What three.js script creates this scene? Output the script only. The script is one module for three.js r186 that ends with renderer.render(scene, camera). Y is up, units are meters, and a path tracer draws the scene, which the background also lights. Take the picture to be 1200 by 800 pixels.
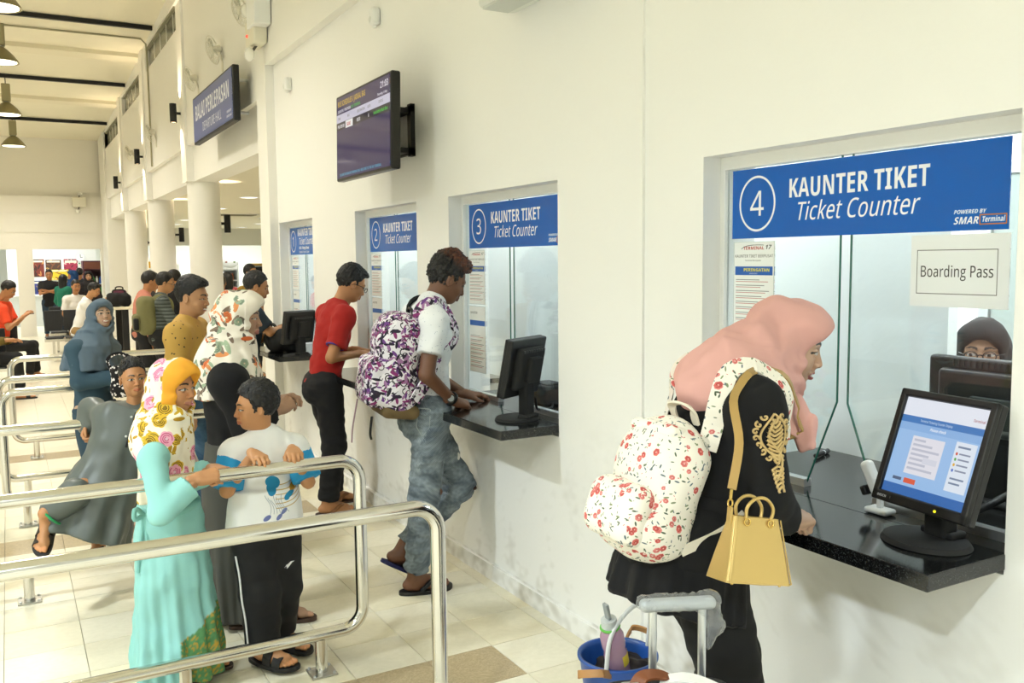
import * as THREE from 'three';
import { RoundedBoxGeometry } from 'three/addons/geometries/RoundedBoxGeometry.js';
import { mergeGeometries } from 'three/addons/utils/BufferGeometryUtils.js';
import { RectAreaLightUniformsLib } from 'three/addons/lights/RectAreaLightUniformsLib.js';
import { ImprovedNoise } from 'three/addons/math/ImprovedNoise.js';

// ---------------------------------------------------------------- camera, lights, exposure
const scene = new THREE.Scene();
scene.background = new THREE.Color(0x0b0c0e);
const camera = new THREE.PerspectiveCamera(41.678, 1.5, 0.05, 120);
camera.position.set(0, 1.65, 0);
{
  const right = new THREE.Vector3(0.87197, -0.00974, 0.48947), up = new THREE.Vector3(0.05259, 0.99588, -0.07387), back = new THREE.Vector3(-0.48674, 0.09015, 0.86889);
  camera.quaternion.setFromRotationMatrix(new THREE.Matrix4().makeBasis(right, up, back));
}
scene.add(camera);
const renderer = new THREE.WebGLRenderer({ antialias: true });
renderer.toneMapping = THREE.LinearToneMapping;
renderer.toneMappingExposure = 0.95;
renderer.shadowMap.enabled = true;
RectAreaLightUniformsLib.init();
const LAMP_NEAR = 112, LAMP_FAR = 44;                                // candela: lamps added near the camera, then the hall's high-bay lamps
const LAMP_COLOR = new THREE.Color().setRGB(1.0, 0.96, 0.87), LAMP_NEAR_COLOR = new THREE.Color().setRGB(0.86, 0.97, 1.04);
const DOWN = 11, OFFICE = 15, SCONCE = 3.5;

// ---------------------------------------------------------------- helpers
let seed = 12345;
function rnd() { seed = (seed * 1664525 + 1013904223) >>> 0; return seed / 4294967296; }
const R = (a, b) => a + (b - a) * rnd();
const noise = new ImprovedNoise();
const V = (x, y, z) => new THREE.Vector3(x, y, z);
const lin = h => { const c = new THREE.Color(h); return [c.r, c.g, c.b]; };
const counts = new Map();
function numbered(n) { const k = counts.get(n) || 0; counts.set(n, k + 1); return k ? n + '_' + String(k).padStart(3, '0') : n; }
const M = {};
function mat(hex, rough = 0.7, metal = 0, extra = {}) {
  return new THREE.MeshStandardMaterial({ color: hex, roughness: rough, metalness: metal, side: THREE.DoubleSide, ...extra });
}
function clean(gs) {
  gs = (Array.isArray(gs) ? gs : [gs]).map(g => (g.index ? g.toNonIndexed() : g));
  if (gs.length === 1) return gs[0];
  const keep = ['position', 'normal', 'uv'];
  if (gs.every(g => g.attributes.color)) keep.push('color');
  for (const g of gs) {
    for (const k of Object.keys(g.attributes)) if (!keep.includes(k)) g.deleteAttribute(k);
    if (!g.attributes.uv) g.setAttribute('uv', new THREE.BufferAttribute(new Float32Array(g.attributes.position.count * 2), 2));
    g.morphAttributes = {};
  }
  return mergeGeometries(gs);
}
function obj(name, gs, m, parent = scene, label) {
  const o = new THREE.Mesh(clean(gs), m);
  o.name = parent === scene ? numbered(name) : name;
  o.castShadow = o.receiveShadow = true;
  if (label) o.userData.label = label;
  parent.add(o);
  return o;
}
function struct(name, gs, m) { const o = obj(name, gs, m); o.userData.kind = 'structure'; return o; }
function tag(o, label, category, group) { o.userData.label = label; o.userData.category = category; if (group) o.userData.group = group; return o; }
function thing(name, label, category, p = [0, 0, 0], turn = 0, group) {
  const o = new THREE.Group(); o.name = numbered(name); o.position.set(...p); o.rotation.y = turn; scene.add(o);
  return tag(o, label, category, group);
}
function box(x0, x1, y0, y1, z0, z1, r = 0) {
  const w = Math.abs(x1 - x0), h = Math.abs(y1 - y0), d = Math.abs(z1 - z0);
  const g = r ? new RoundedBoxGeometry(w, h, d, 2, Math.min(r, w * .49, h * .49, d * .49)) : new THREE.BoxGeometry(w, h, d);
  g.translate((x0 + x1) / 2, (y0 + y1) / 2, (z0 + z1) / 2);
  return boxUV(g);
}
function cyl(p, q, r0, r1 = r0, seg = 20, cap = true) {
  const a = V(...p), b = V(...q), d = b.clone().sub(a), L = d.length();
  const g = new THREE.CylinderGeometry(r1, r0, L, seg, 1, !cap);
  g.applyQuaternion(new THREE.Quaternion().setFromUnitVectors(V(0, 1, 0), d.normalize()));
  g.translate((p[0] + q[0]) / 2, (p[1] + q[1]) / 2, (p[2] + q[2]) / 2);
  return g;
}
function tube(pts, r, seg = 40, rs = 10, closed = false, tension = 0.5) {
  return new THREE.TubeGeometry(new THREE.CatmullRomCurve3(pts.map(p => V(...p)), closed, 'catmullrom', tension), seg, r, rs, closed);
}
function sph(p, r, s = [1, 1, 1], seg = 20) { const g = new THREE.SphereGeometry(r, seg, Math.round(seg * .7)); g.scale(...s); g.translate(...p); return g; }
function boxUV(g, s = 1) {                                           // metres, by the dominant axis of each face
  if (g.index) g = g.toNonIndexed();
  const p = g.attributes.position, uv = new Float32Array(p.count * 2), a = V(), b = V(), c = V(), n = V();
  for (let i = 0; i < p.count; i += 3) {
    a.fromBufferAttribute(p, i); b.fromBufferAttribute(p, i + 1); c.fromBufferAttribute(p, i + 2);
    n.subVectors(b, a).cross(c.clone().sub(a));
    const x = Math.abs(n.x), y = Math.abs(n.y), z = Math.abs(n.z);
    for (const [k, v] of [[i, a], [i + 1, b], [i + 2, c]]) {
      const [s0, t0] = x >= y && x >= z ? [v.z, v.y] : y >= z ? [v.x, v.z] : [v.x, v.y];
      uv[k * 2] = s0 * s; uv[k * 2 + 1] = t0 * s;
    }
  }
  g.setAttribute('uv', new THREE.BufferAttribute(uv, 2));
  return g;
}
function canvasTex(w, h, draw, repeat) {
  const c = document.createElement('canvas'); c.width = w; c.height = h;
  const x = c.getContext('2d'); draw(x, w, h);
  const t = new THREE.CanvasTexture(c); t.colorSpace = THREE.SRGBColorSpace; t.anisotropy = 8;
  if (repeat) { t.wrapS = t.wrapT = THREE.RepeatWrapping; t.repeat.set(...repeat); }
  return t;
}
function dataTex(n, f, repeat = 1, srgb = true) {                     // f(u, v) -> [r, g, b] 0..255
  const d = new Uint8Array(n * n * 4);
  for (let j = 0; j < n; j++) for (let i = 0; i < n; i++) { const c = f(i / n, j / n); d.set([c[0], c[1], c[2], 255], (j * n + i) * 4); }
  const t = new THREE.DataTexture(d, n, n); t.wrapS = t.wrapT = THREE.RepeatWrapping; t.magFilter = THREE.LinearFilter; t.minFilter = THREE.LinearMipmapLinearFilter; t.generateMipmaps = true;
  if (srgb) t.colorSpace = THREE.SRGBColorSpace; t.repeat.set(repeat, repeat); t.needsUpdate = true; return t;
}
function pn(u, v, f, s = 0) {                                          // tileable noise
  const a = 2 * Math.PI * u, b = 2 * Math.PI * v, r = f / 6.283;
  return noise.noise(Math.cos(a) * r + 11 + s, Math.sin(a) * r + Math.cos(b) * r * 1.3, Math.sin(b) * r * 1.3 + 5 + s);
}
function panel(w, h, m, name, parent, p, turn = 0, label) {             // a flat printed sheet with thickness: print on its front (+z)
  const g = new THREE.BoxGeometry(w, h, .003);
  const o = new THREE.Mesh(g, m); o.name = parent === scene ? numbered(name) : name; o.position.set(...p); o.rotation.y = turn; o.castShadow = o.receiveShadow = true;
  if (label) o.userData.label = label; parent.add(o); return o;
}
// ---------------------------------------------------------------- the setting
const WX = 2.117, GX = 2.21, CEIL = z => 5.12 + (z + 14.4) * 0.0605, FARZ = -23.5, BACKZ = 7, LEFTX = -7.5;
const plasterBump = dataTex(256, (u, v) => { const k = 128 + 60 * pn(u, v, 20) + 40 * pn(u, v, 60, 3); return [k, k, k]; }, .9, false);
const plaster = (hex, ex = {}) => mat(hex, .62, 0, { bumpMap: plasterBump, bumpScale: .0012, ...ex });
// scuffs and hand marks of the lower wall, a stain map in metres along the wall
const scuff = dataTex(1024, (u, v) => {
  let k = 0; const y = v * 4;                                         // texture covers 4 m by 4 m
  if (y < 1.05) { k = Math.max(0, pn(u, v * .5, 26, 2) * .5 + pn(u, v, 90, 7) * .3 - .1) * (1.05 - y) * .62; }
  if (y < .09) k += Math.max(0, .2 + pn(u, v, 60, 9)) * .4;
  return [246 - 95 * k, 245 - 100 * k, 240 - 112 * k];
}, 1);
scuff.repeat.set(.25, .25);
M.wall = plaster(0xffffff, { map: scuff });
M.wallUp = plaster(0xf4f2ea);
M.wallFar = plaster(0xf4f0e4);
M.white = mat(0xf2f2ee, .5);
M.steel = mat(0xd9d7d2, .13, 1);
M.alu = mat(0xc9ccce, .35, .9);
M.black = mat(0x0b0b0c, .45);
M.blackMatte = mat(0x101112, .75);
M.glass = new THREE.MeshPhysicalMaterial({ color: 0xfafdfd, roughness: .02, transmission: 1, thickness: 0, ior: 1.5, side: THREE.DoubleSide });
M.glassEdge = mat(0x2f6a5c, .2, 0, { transparent: false });

// floor: square tiles laid one by one where they can be told apart, the rest joined
{
  const tileTex = k => dataTex(128, (u, v) => { const n = pn(u, v, 12, k) * 5 + pn(u, v, 50, k + 1) * 4; return [238 + n, 231 + n, 208 + n * 1.2]; }, 3);
  const dark = dataTex(128, (u, v) => { const n = pn(u, v, 60, 4) * 22 + pn(u, v, 25, 6) * 12; return [182 + n, 163 + n, 128 + n]; }, 3);
  const tm = [0xffffff, 0xf9f8f4, 0xfffdf6].map((h, k) => mat(h, .3, 0, { map: tileTex(k * 9) }));
  const dm = mat(0xffffff, .28, 0, { map: dark });
  const base = struct('floor', box(LEFTX, 8.5, -.12, -.006, -34, BACKZ), mat(0xb9b09a, .8));
  const S = .3055, X0 = 2.041, Z0 = -3.302, G = .0014;
  const variants = [0, 1, 2].map(() => boxUV(new RoundedBoxGeometry(S - G * 2, .012, S - G * 2, 1, .0012)).translate(0, -.006 + R(-.0002, .0002), 0));
  const rest = [], darkRows = new Set([1, -8, -9, 12]);
  let made = 0;
  for (let j = -36; j < 102; j++) for (let i = -26; i < 22; i++) {
    const x = X0 - (i + .5) * S, z = Z0 - (j - .5) * S + S * 0;        // row j = 0 ends at Z0
    const isDark = (j === 0 && x < 1.737) || (j === 9 && x < 1.74) || (j === 18) || (j === -9);
    if (x > 2.2 && z > -8.3) continue;
    if (x < LEFTX || z < -33.5 || z > BACKZ - .1) continue;
    const rx = .872 * x + .4895 * z, dz = .4867 * x - .8689 * z, u = dz > .3 ? rx / dz : 9;
    const near = dz > 1 && z > -7.6 && z < -2.3 && Math.abs(u) < .62 && x > -.6;
    if (near && made < 298) {
      made++;
      const t = new THREE.Mesh(variants[(i * 7 + j * 3 + 300) % 3], isDark ? dm : tm[(i * 5 + j * 11 + 600) % 3]);
      t.name = 'tile'; t.position.set(x, 0, z); t.receiveShadow = true; base.add(t);
    } else rest.push([x, z, isDark]);
  }
  for (const d of [false, true]) {
    const list = rest.filter(r => r[2] === d);
    const im = new THREE.InstancedMesh(boxUV(new THREE.BoxGeometry(S - G * 2, .012, S - G * 2)), d ? dm : tm[0], list.length);
    list.forEach(([x, z], k) => im.setMatrixAt(k, new THREE.Matrix4().makeTranslation(x, -.006, z)));
    im.name = 'far_tiles'; im.userData.kind = 'stuff'; im.receiveShadow = true; base.add(im);
  }
}
// counter wall with four openings, cut as holes
const OPEN = [[-7.964, -6.985], [-5.985, -4.915], [-4.474, -3.358], [-2.413, -1.294]];
function wallWithHoles(z0, z1, y0, y1, holes, x0, x1) {
  const s = new THREE.Shape([new THREE.Vector2(-z0, y0), new THREE.Vector2(-z1, y0), new THREE.Vector2(-z1, y1), new THREE.Vector2(-z0, y1)]);
  for (const [a, b, lo, hi] of holes) s.holes.push(new THREE.Path([new THREE.Vector2(-a, lo), new THREE.Vector2(-b, lo), new THREE.Vector2(-b, hi), new THREE.Vector2(-a, hi)]));
  const g = new THREE.ExtrudeGeometry(s, { depth: x1 - x0, bevelEnabled: false });
  g.rotateY(Math.PI / 2); g.translate(x0, 0, 0);                       // shape x -> -z, extrusion -> +x
  return boxUV(g);
}
struct('wall_right', [wallWithHoles(-8.32, BACKZ, 0, 3.36, OPEN.map(o => [...o, .86, 1.998]), WX, 2.36),
  box(WX - .012, WX + .1, 0, 3.36, -3.03, -2.74)], M.wall);
struct('wall_right_upper', [box(WX - .07, 2.36, 3.36, 6.6, -8.0, BACKZ), box(WX - .075, 2.36, 0, 6.6, -8.32, -7.99)], M.wallUp);
{
  const bb = [box(WX - .014, WX + .01, 0, .082, -4.98, BACKZ), box(WX - .03, WX + .01, 0, .085, -8.0, -4.98)];
  struct('baseboard_right', bb, M.wall);
}
// upper wall over the colonnade, beam below it, clerestory openings
{
  const vents = [[-11.75, -9.0], [-15.35, -12.45], [-18.75, -16.05], [-22.3, -19.45]];
  const h = vents.map(([a, b]) => { const m = CEIL((a + b) / 2) - .14; return [a, b, m - .36, m]; });
  const g = wallWithHoles(FARZ, -8.32, 3.12, 6.2, h, 2.06, 2.3);
  struct('wall_right_far', [g, box(2.12, 2.4, 2.68, 3.14, FARZ, -8.3)], M.wallUp);
  const fr = mat(0x8e8a72, .6), pane = mat(0x6f7060, .25);
  vents.forEach(([a, b], i) => {
    const w = new THREE.Group(); w.name = 'window_' + (i + 5); w.userData.kind = 'structure'; scene.add(w);
    const lo = h[i][2], hi = h[i][3];
    for (let k = 0; k < 5; k++) { const z0 = a + (b - a) * k / 5, z1 = a + (b - a) * (k + 1) / 5; obj('pane', box(2.12, 2.125, lo, hi, z0 + .02, z1 - .02), pane, w); obj('mullion', box(2.116, 2.124, lo, hi, z1 - .012, z1 + .012), M.wallUp, w); }
    obj('window_frame', [box(2.08, 2.15, lo, lo + .03, a, b), box(2.08, 2.15, hi - .03, hi, a, b)], fr, w);
  });
  // round columns and their pilasters above
  const prof = [];
  for (const z of [-12.12, -15.8, -19.15]) {
    const g = new THREE.CylinderGeometry(.2, .2, 2.7, 40); g.translate(2.26, 1.35, z);
    struct('column', [g, new THREE.CylinderGeometry(.215, .215, .1, 40).translate(2.26, .05, z), box(2.03, 2.2, 2.68, CEIL(z), z - .17, z + .17)], M.wallUp);
  }
  struct('column', box(2.02, 2.45, 0, 4.6, FARZ, -22.3), M.wallUp);
}
// ceiling of the hall, stepped by shallow beams, with thin black conduits the lamps hang from
{
  const s = new THREE.Shape([new THREE.Vector2(-BACKZ, CEIL(BACKZ)), new THREE.Vector2(-FARZ + .3, CEIL(FARZ - .3)), new THREE.Vector2(-FARZ + .3, CEIL(FARZ) + .3), new THREE.Vector2(-BACKZ, CEIL(BACKZ) + .3)]);
  const g = new THREE.ExtrudeGeometry(s, { depth: 2.36 - LEFTX, bevelEnabled: false }); g.rotateY(Math.PI / 2); g.translate(LEFTX, 0, 0);
  struct('ceiling', boxUV(g), plaster(0xf3edd6));
  const steps = [];
  for (const z of [-9.2, -12.7, -16.1, -19.6]) steps.push(box(LEFTX, 2.08, CEIL(z) - .05, CEIL(z) + .1, z - .22, z + .22));
  struct('beam', steps, plaster(0xefe8cf));
  for (const z of [-14.35, -17.9, -21.4]) tag(obj('ceiling_track', box(LEFTX, 2.04, CEIL(z) - .065, CEIL(z) - .005, z - .03, z + .03), M.black),
    ['', 'thick black conduit nearest along the pale ceiling', 'thin black conduit second along the pale ceiling', 'thin black conduit nearest the far end wall'][[-14.35, -17.9, -21.4].indexOf(z) + 1], 'conduit');
  struct('trim_1', box(2.0, 2.1, 4.9, 4.98, -12.3, -8.4), M.wallUp);
}
// far wall with two shop openings; a lower wall set in front of the upper one
{
  const s = new THREE.Shape([[LEFTX, 0], [2.3, 0], [2.3, 3.226], [LEFTX, 3.226]].map(p => new THREE.Vector2(...p)));
  for (const [a, b] of [[.535, 1.97], [-1.9, .206], [-6.5, -2.2]]) s.holes.push(new THREE.Path([[a, .001], [b, .001], [b, 2.01], [a, 2.01]].map(p => new THREE.Vector2(...p))));
  const g = new THREE.ExtrudeGeometry(s, { depth: .3, bevelEnabled: false }); g.translate(0, 0, FARZ - .3);
  struct('wall_far', [boxUV(g), box(LEFTX, 2.3, 3.2, 6, FARZ - .3, FARZ - .12), box(LEFTX, 2.3, 2.845, 2.86, FARZ, FARZ + .02), box(LEFTX, 2.3, 2.395, 2.41, FARZ, FARZ + .02)], M.wallFar);
}
struct('wall_left', box(LEFTX - .25, LEFTX, 0, 7, -24, BACKZ), plaster(0xf3f2ee));
struct('wall_back', box(LEFTX, 8.5, 0, 7, BACKZ, BACKZ + .25), plaster(0xf3f2ee));
// waiting hall behind the colonnade: low ceiling, far and side walls
struct('ceiling_waiting_hall', box(2.3, 8.6, 2.72, 2.95, -33.5, -8.3), plaster(0xe4dfc8));
struct('wall_waiting_hall', [box(8.4, 8.65, 0, 2.8, -33.5, -8.3), box(LEFTX, 8.5, 0, 3, -33.6, -33.4), box(LEFTX, -6.6, 0, 3, -33.5, FARZ)], plaster(0xe9ece8));
struct('ceiling_shop', box(LEFTX, 2.4, 2.9, 3.1, -33.5, FARZ - .2), plaster(0xe9ece8));
struct('trim_2', box(2.4, 8.4, 2.2, 2.72, -29.2, -29.0), plaster(0xe3e0d2));
// ticket office behind the counter wall
{ const d = new THREE.Group(); d.name = 'door_1'; d.userData.kind = 'structure'; scene.add(d); const gm = mat(0x9fa9a6, .5); obj('door_panel', box(4.84, 4.88, .02, 2.1, -3.1, -2.2, .006), gm, d); obj('door_frame', [box(4.82, 4.9, 0, 2.16, -3.16, -3.1), box(4.82, 4.9, 0, 2.16, -2.2, -2.14), box(4.82, 4.9, 2.1, 2.16, -3.16, -2.14)], M.alu, d); obj('door_handle', [cyl([4.84, 1.0, -2.3], [4.78, 1.0, -2.3], .01), cyl([4.78, 1.0, -2.3], [4.78, 1.0, -2.42], .009)], M.alu, d); }
struct('wall_office', [box(4.9, 5.1, 0, 2.9, -8.5, 3), box(2.36, 5.0, 0, 2.9, -8.5, -8.32), box(2.36, 5, 0, 2.9, 2.8, 3), box(2.36, 5, 0, 2.9, 6.9, 7)], plaster(0xf4f7f6));
struct('ceiling_office', box(2.36, 5.1, 2.75, 2.95, -8.5, 3), plaster(0xf2f5f4));
struct('wall_counter_back', [box(2.74, 2.79, 0, 2.35, -8.2, -1.9), box(2.725, 2.80, 0, 2.35, -3.2, -3.16), box(2.725, 2.80, 0, 2.35, -5.4, -5.36)], plaster(0xf1f6f5));
// ---------------------------------------------------------------- lamps of the hall, each with its own light
function spot(parent, p, target, I, color, angle, pen, radius) {
  const l = new THREE.SpotLight(color, I, 0, angle, pen, 2);
  l.position.set(...p); l.target.position.set(...target); l.castShadow = true; l.shadow.radius = radius; l.shadow.mapSize.set(1024, 1024); l.shadow.bias = -.0005;
  parent.add(l); parent.add(l.target); return l;
}
const glow = (hex, k) => new THREE.MeshStandardMaterial({ color: 0x000000, emissive: hex, emissiveIntensity: k });
function highBay(x, y, z, near, I, label) {
  const t = thing('pendant_lamp', label, 'lamp', [x, y, z], 0, 'high-bay lamps hanging in rows from the hall ceiling');
  const top = CEIL(z) - y;
  obj('cord', cyl([0, .5, 0], [0, top, 0], .008, .008, 8), M.black, t);
  obj('ballast_box', new RoundedBoxGeometry(.14, .3, .14, 2, .02).translate(0, .37, 0), mat(0x9b9470, .5), t);
  const pts = [[.03, .22], [.06, .2], [.1, .17], [.17, .1], [.22, .03], [.235, 0], [.228, 0], [.212, .03], [.16, .09], [.09, .15], [.0, .16]].map(p => new THREE.Vector2(...p));
  obj('reflector', new THREE.LatheGeometry(pts, 40), mat(0x8d8560, .35, .5), t);
  obj('collar', cyl([0, .2, 0], [0, .24, 0], .035, .045, 16), mat(0xf4f4ee, .3), t);
  obj('bulb', new THREE.CylinderGeometry(.205, .205, .012, 36).translate(0, .006, 0), glow(0xfff6dc, 3), t);
  spot(t, [0, -.012, 0], [0, -3, 0], I, near ? LAMP_NEAR_COLOR : LAMP_COLOR, 1.35, .9, 10);
}
highBay(.07, 4.44, -14.5, false, LAMP_FAR, 'high-bay lamp cut off by the left edge, the nearest of the row');
highBay(.14, 4.22, -17.9, false, LAMP_FAR, 'high-bay lamp with bell reflector, second of the row from the near end');
highBay(.25, 4.08, -21.3, false, LAMP_FAR, 'smallest high-bay lamp, nearest the far end wall');
for (const [x, z] of [[-3.6, -21.3], [-3.6, -16.2], [-3.6, -10.9], [.05, -10.9], [.0, -7.4]]) highBay(x, 4.3, z, false, LAMP_FAR, 'added lamp outside the frame near the camera, for the bright bounced light there');
for (const [x, z, k] of [[-2.5, .9, 1.5], [-2.4, -3.6, .9], [-5.3, -1.5, .8], [-.6, 3.6, .8]]) highBay(x, 4.3, z, true, LAMP_NEAR * k, 'added lamp outside the frame near the camera, for the bright bounced light there');  // unseen lamps added near the camera to imitate strong bounced light
// recessed downlights of the waiting hall
function downlight(x, z, seen) {
  const t = thing('downlight', seen || 'round recessed downlight hidden behind the columns', 'lamp', [x, 2.72, z], 0, 'round downlights of the waiting hall');
  obj('trim_ring', new THREE.TorusGeometry(.15, .012, 10, 36).rotateX(Math.PI / 2), M.white, t);
  obj('diffuser', new THREE.CylinderGeometry(.14, .14, .012, 32).translate(0, .002, 0), glow(0xfffaf0, 4), t);
  spot(t, [0, -.02, 0], [0, -2, 0], DOWN, new THREE.Color().setRGB(1, .97, .9), 1.25, .8, 7);
}
[[3.52, -15.04, 'downlight showing largest, beside the pillar at the counters'], [3.68, -18.28, 'downlight just right of the column sconce'], [4.1, -26, 'downlight left of the thick column, the left one of two'],
  [3.89, -23.4, 'downlight left of the thick column, the right one of two'], [6.2, -27.6, 'downlight far back, third from the counter pillar'], [6.1, -25, 'downlight far back close beside the counter pillar']].forEach(a => downlight(...a));
for (const [x, z] of [[3.6, -11], [6.5, -12], [6.5, -18]]) downlight(x, z);
// ticket office and shops: flat ceiling panels
function lightPanel(x, y, z, w, d, I, color, label, where) {
  const t = thing('ceiling_light_panel', label, 'lamp', [x, y, z], 0, where);
  obj('frame', [box(-w / 2 - .02, w / 2 + .02, -.01, .02, -d / 2 - .02, -d / 2), box(-w / 2 - .02, w / 2 + .02, -.01, .02, d / 2, d / 2 + .02), box(-w / 2 - .02, -w / 2, -.01, .02, -d / 2, d / 2), box(w / 2, w / 2 + .02, -.01, .02, -d / 2, d / 2)], M.white, t);
  obj('diffuser', box(-w / 2, w / 2, .0, .015, -d / 2, d / 2), glow(0xf4faff, 2), t);
  const l = new THREE.RectAreaLight(color, I, w, d); l.position.set(0, -.012, 0); l.rotation.x = -Math.PI / 2; t.add(l);
}
const cool = new THREE.Color().setRGB(.93, .99, 1.0);
for (const z of [-1.2, -3.2, -5.4, -7.4]) { lightPanel(2.56, 2.74, z, .25, 1.2, OFFICE * 1.6, cool, 'slim ceiling light inside the ticket office', 'office ceiling lights'); lightPanel(3.9, 2.74, z, .6, 1.2, OFFICE, cool, 'ceiling light inside the ticket office', 'office ceiling lights'); }
for (const x of [-4, -.8, 1.2]) lightPanel(x, 2.88, -27, .6, 1.8, OFFICE * 1.5, cool, 'ceiling light of the shops beyond the end wall', 'shop ceiling lights');
for (const [x, z] of [[4.6, -31.4], [7, -31.4]]) lightPanel(x, 2.7, z, 1.8, .6, OFFICE * 1.5, cool, 'ceiling light of the shops beyond the waiting hall', 'shop ceiling lights');
// black up-and-down wall sconces
function sconce(x, y, z, toX, toZ, label, up = true, dn = true) {
  const t = thing('wall_sconce', label, 'lamp', [x, y, z], 0, 'black cylinder sconces on the colonnade'); const K = .62;
  const pts = [[.0, .17], [.052, .17], [.062, .165], [.062, .19], [.068, .19], [.068, -.19], [.062, -.19], [.062, -.165], [.052, -.17], [0, -.17]].map(p => new THREE.Vector2(p[0] * K, p[1] * K));
  obj('cylinder', new THREE.LatheGeometry(pts, 28), M.black, t);
  obj('bracket', [box(toX * .12 - .015, toX * .12 + .015, -.035, .035, -.035, .035), cyl([toX * .03, 0, 0], [toX * .12, 0, 0], .018, .018, 12)], M.black, t);
  const wc = new THREE.Color().setRGB(1, .8, .56);
  for (const s of [1, -1]) { obj('bulb', new THREE.CylinderGeometry(.036, .036, .008, 20).translate(0, s * .108, 0), glow(0xffdcae, 6), t);
    if (s > 0 ? up : dn) spot(t, [0, s * .12, 0], [toX * .35, s * 2, 0], SCONCE, wc, .75, 1, 1.5); }
}
sconce(1.94, 3.55, -12.2, 1, 0, 'black sconce on the pilaster left of the blue hall sign');
sconce(1.94, 3.39, -15.9, 1, 0, 'second black sconce on the upper wall, farther along');
sconce(1.94, 3.24, -19.25, 1, 0, 'third and smallest black sconce on the upper wall');
sconce(2.58, 2.17, -12.3, -1, 0, 'black sconce on the inner side of the thick near column');
sconce(2.58, 2.13, -15.9, -1, 0, 'black sconce on the inner side of the middle column');
sconce(2.58, 2.07, -19.2, -1, 0, 'black sconce on the inner side of the far column');
// ---------------------------------------------------------------- ticket windows, signs, counters
const FACE = -Math.PI / 2;                                             // a sheet turned to face the hall
function noticeTex(second) {
  return canvasTex(256, 512, (x, w, h) => {
    x.fillStyle = '#f3f6f4'; x.fillRect(0, 0, w, h);
    if (!second) {
      x.fillStyle = '#b03030'; x.font = 'bold 26px sans-serif'; x.fillText('TERMINAL', 62, 48); x.fillStyle = '#222'; x.font = 'italic bold 34px sans-serif'; x.fillText('17', 196, 46);
      x.strokeStyle = '#222'; x.lineWidth = 3; x.beginPath(); x.moveTo(50, 44); x.quadraticCurveTo(70, 14, 190, 22); x.stroke();
      x.fillStyle = '#333'; x.font = '23px sans-serif'; x.fillText('KAUNTER TIKET BERPUSAT', 8, 94, 240); x.font = '11px sans-serif'; x.fillText('Terminal Bersepadu', 74, 116);
      x.fillStyle = '#2a63b8'; x.fillRect(10, 148, 236, 52); x.fillStyle = '#f0e040'; x.font = 'bold 26px sans-serif'; x.fillText('PERINGATAN', 64, 178); x.fillStyle = '#dde'; x.font = '11px sans-serif'; x.fillText('WARNING', 102, 194);
    } else { x.fillStyle = '#333'; x.font = '26px sans-serif'; x.fillText('KAUNTER', 20, 60); x.fillStyle = '#2a63b8'; x.fillRect(10, 110, 236, 40); }
    let y = 226, k = 0;
    while (y < 490) { x.fillStyle = k % 4 === 1 || k % 4 === 3 ? '#c07a78' : '#6a6e70'; x.fillRect(16, y, 150 + ((k * 53) % 76), 3.5); y += k % 2 ? 22 : 11; k++; }
    x.strokeStyle = '#c9d2cf'; x.lineWidth = 4; x.strokeRect(2, 2, w - 4, h - 4);
  });
}
const notice1 = noticeTex(false), notice2 = noticeTex(true);
function signTex(n, extra) {
  return canvasTex(1024, 240, (x, w, h) => {
    x.fillStyle = '#0c60bd'; x.fillRect(0, 0, w, h);
    x.fillStyle = '#f4f7fb'; x.strokeStyle = '#f4f7fb';
    const up = extra ? -34 : 0;
    x.lineWidth = 8; x.beginPath(); x.ellipse(120, 121, 82, 92, 0, 0, 7); x.stroke();
    x.font = '118px sans-serif'; x.textAlign = 'center'; x.save(); x.translate(120, 163); x.scale(1.05, 1); x.fillText(String(n), 0, 0); x.restore();
    x.textAlign = 'left';
    x.save(); x.translate(261, 110 + up); x.scale(1, 1); x.font = 'bold 86px sans-serif'; x.fillText('KAUNTER TIKET', 0, 0, 530); ; x.restore();
    x.save(); x.translate(294, 186 + up); x.scale(1, 1); x.font = 'italic 82px sans-serif'; x.fillText('Ticket Counter', 0, 0, 460); x.restore();
    if (extra) { x.font = 'bold 34px sans-serif'; x.fillText('OKU / Warga Emas', 300, 192, 330); x.font = '28px sans-serif'; x.fillText('Disabled / Senior Citizen', 300, 226, 400); }
    x.font = 'italic bold 15px sans-serif'; x.fillText('POWERED BY', 866, 194, 110);
    x.font = 'italic bold 27px sans-serif'; x.fillText('SMAR', 866, 222, 80); x.strokeStyle = '#d9792b'; x.lineWidth = 3; x.strokeRect(944, 199, 74, 25); x.font = 'italic bold 20px sans-serif'; x.fillText('Terminal', 949, 218, 64);
  });
}
const ordinals = ['farthest', 'second', 'third', 'nearest'];
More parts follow.
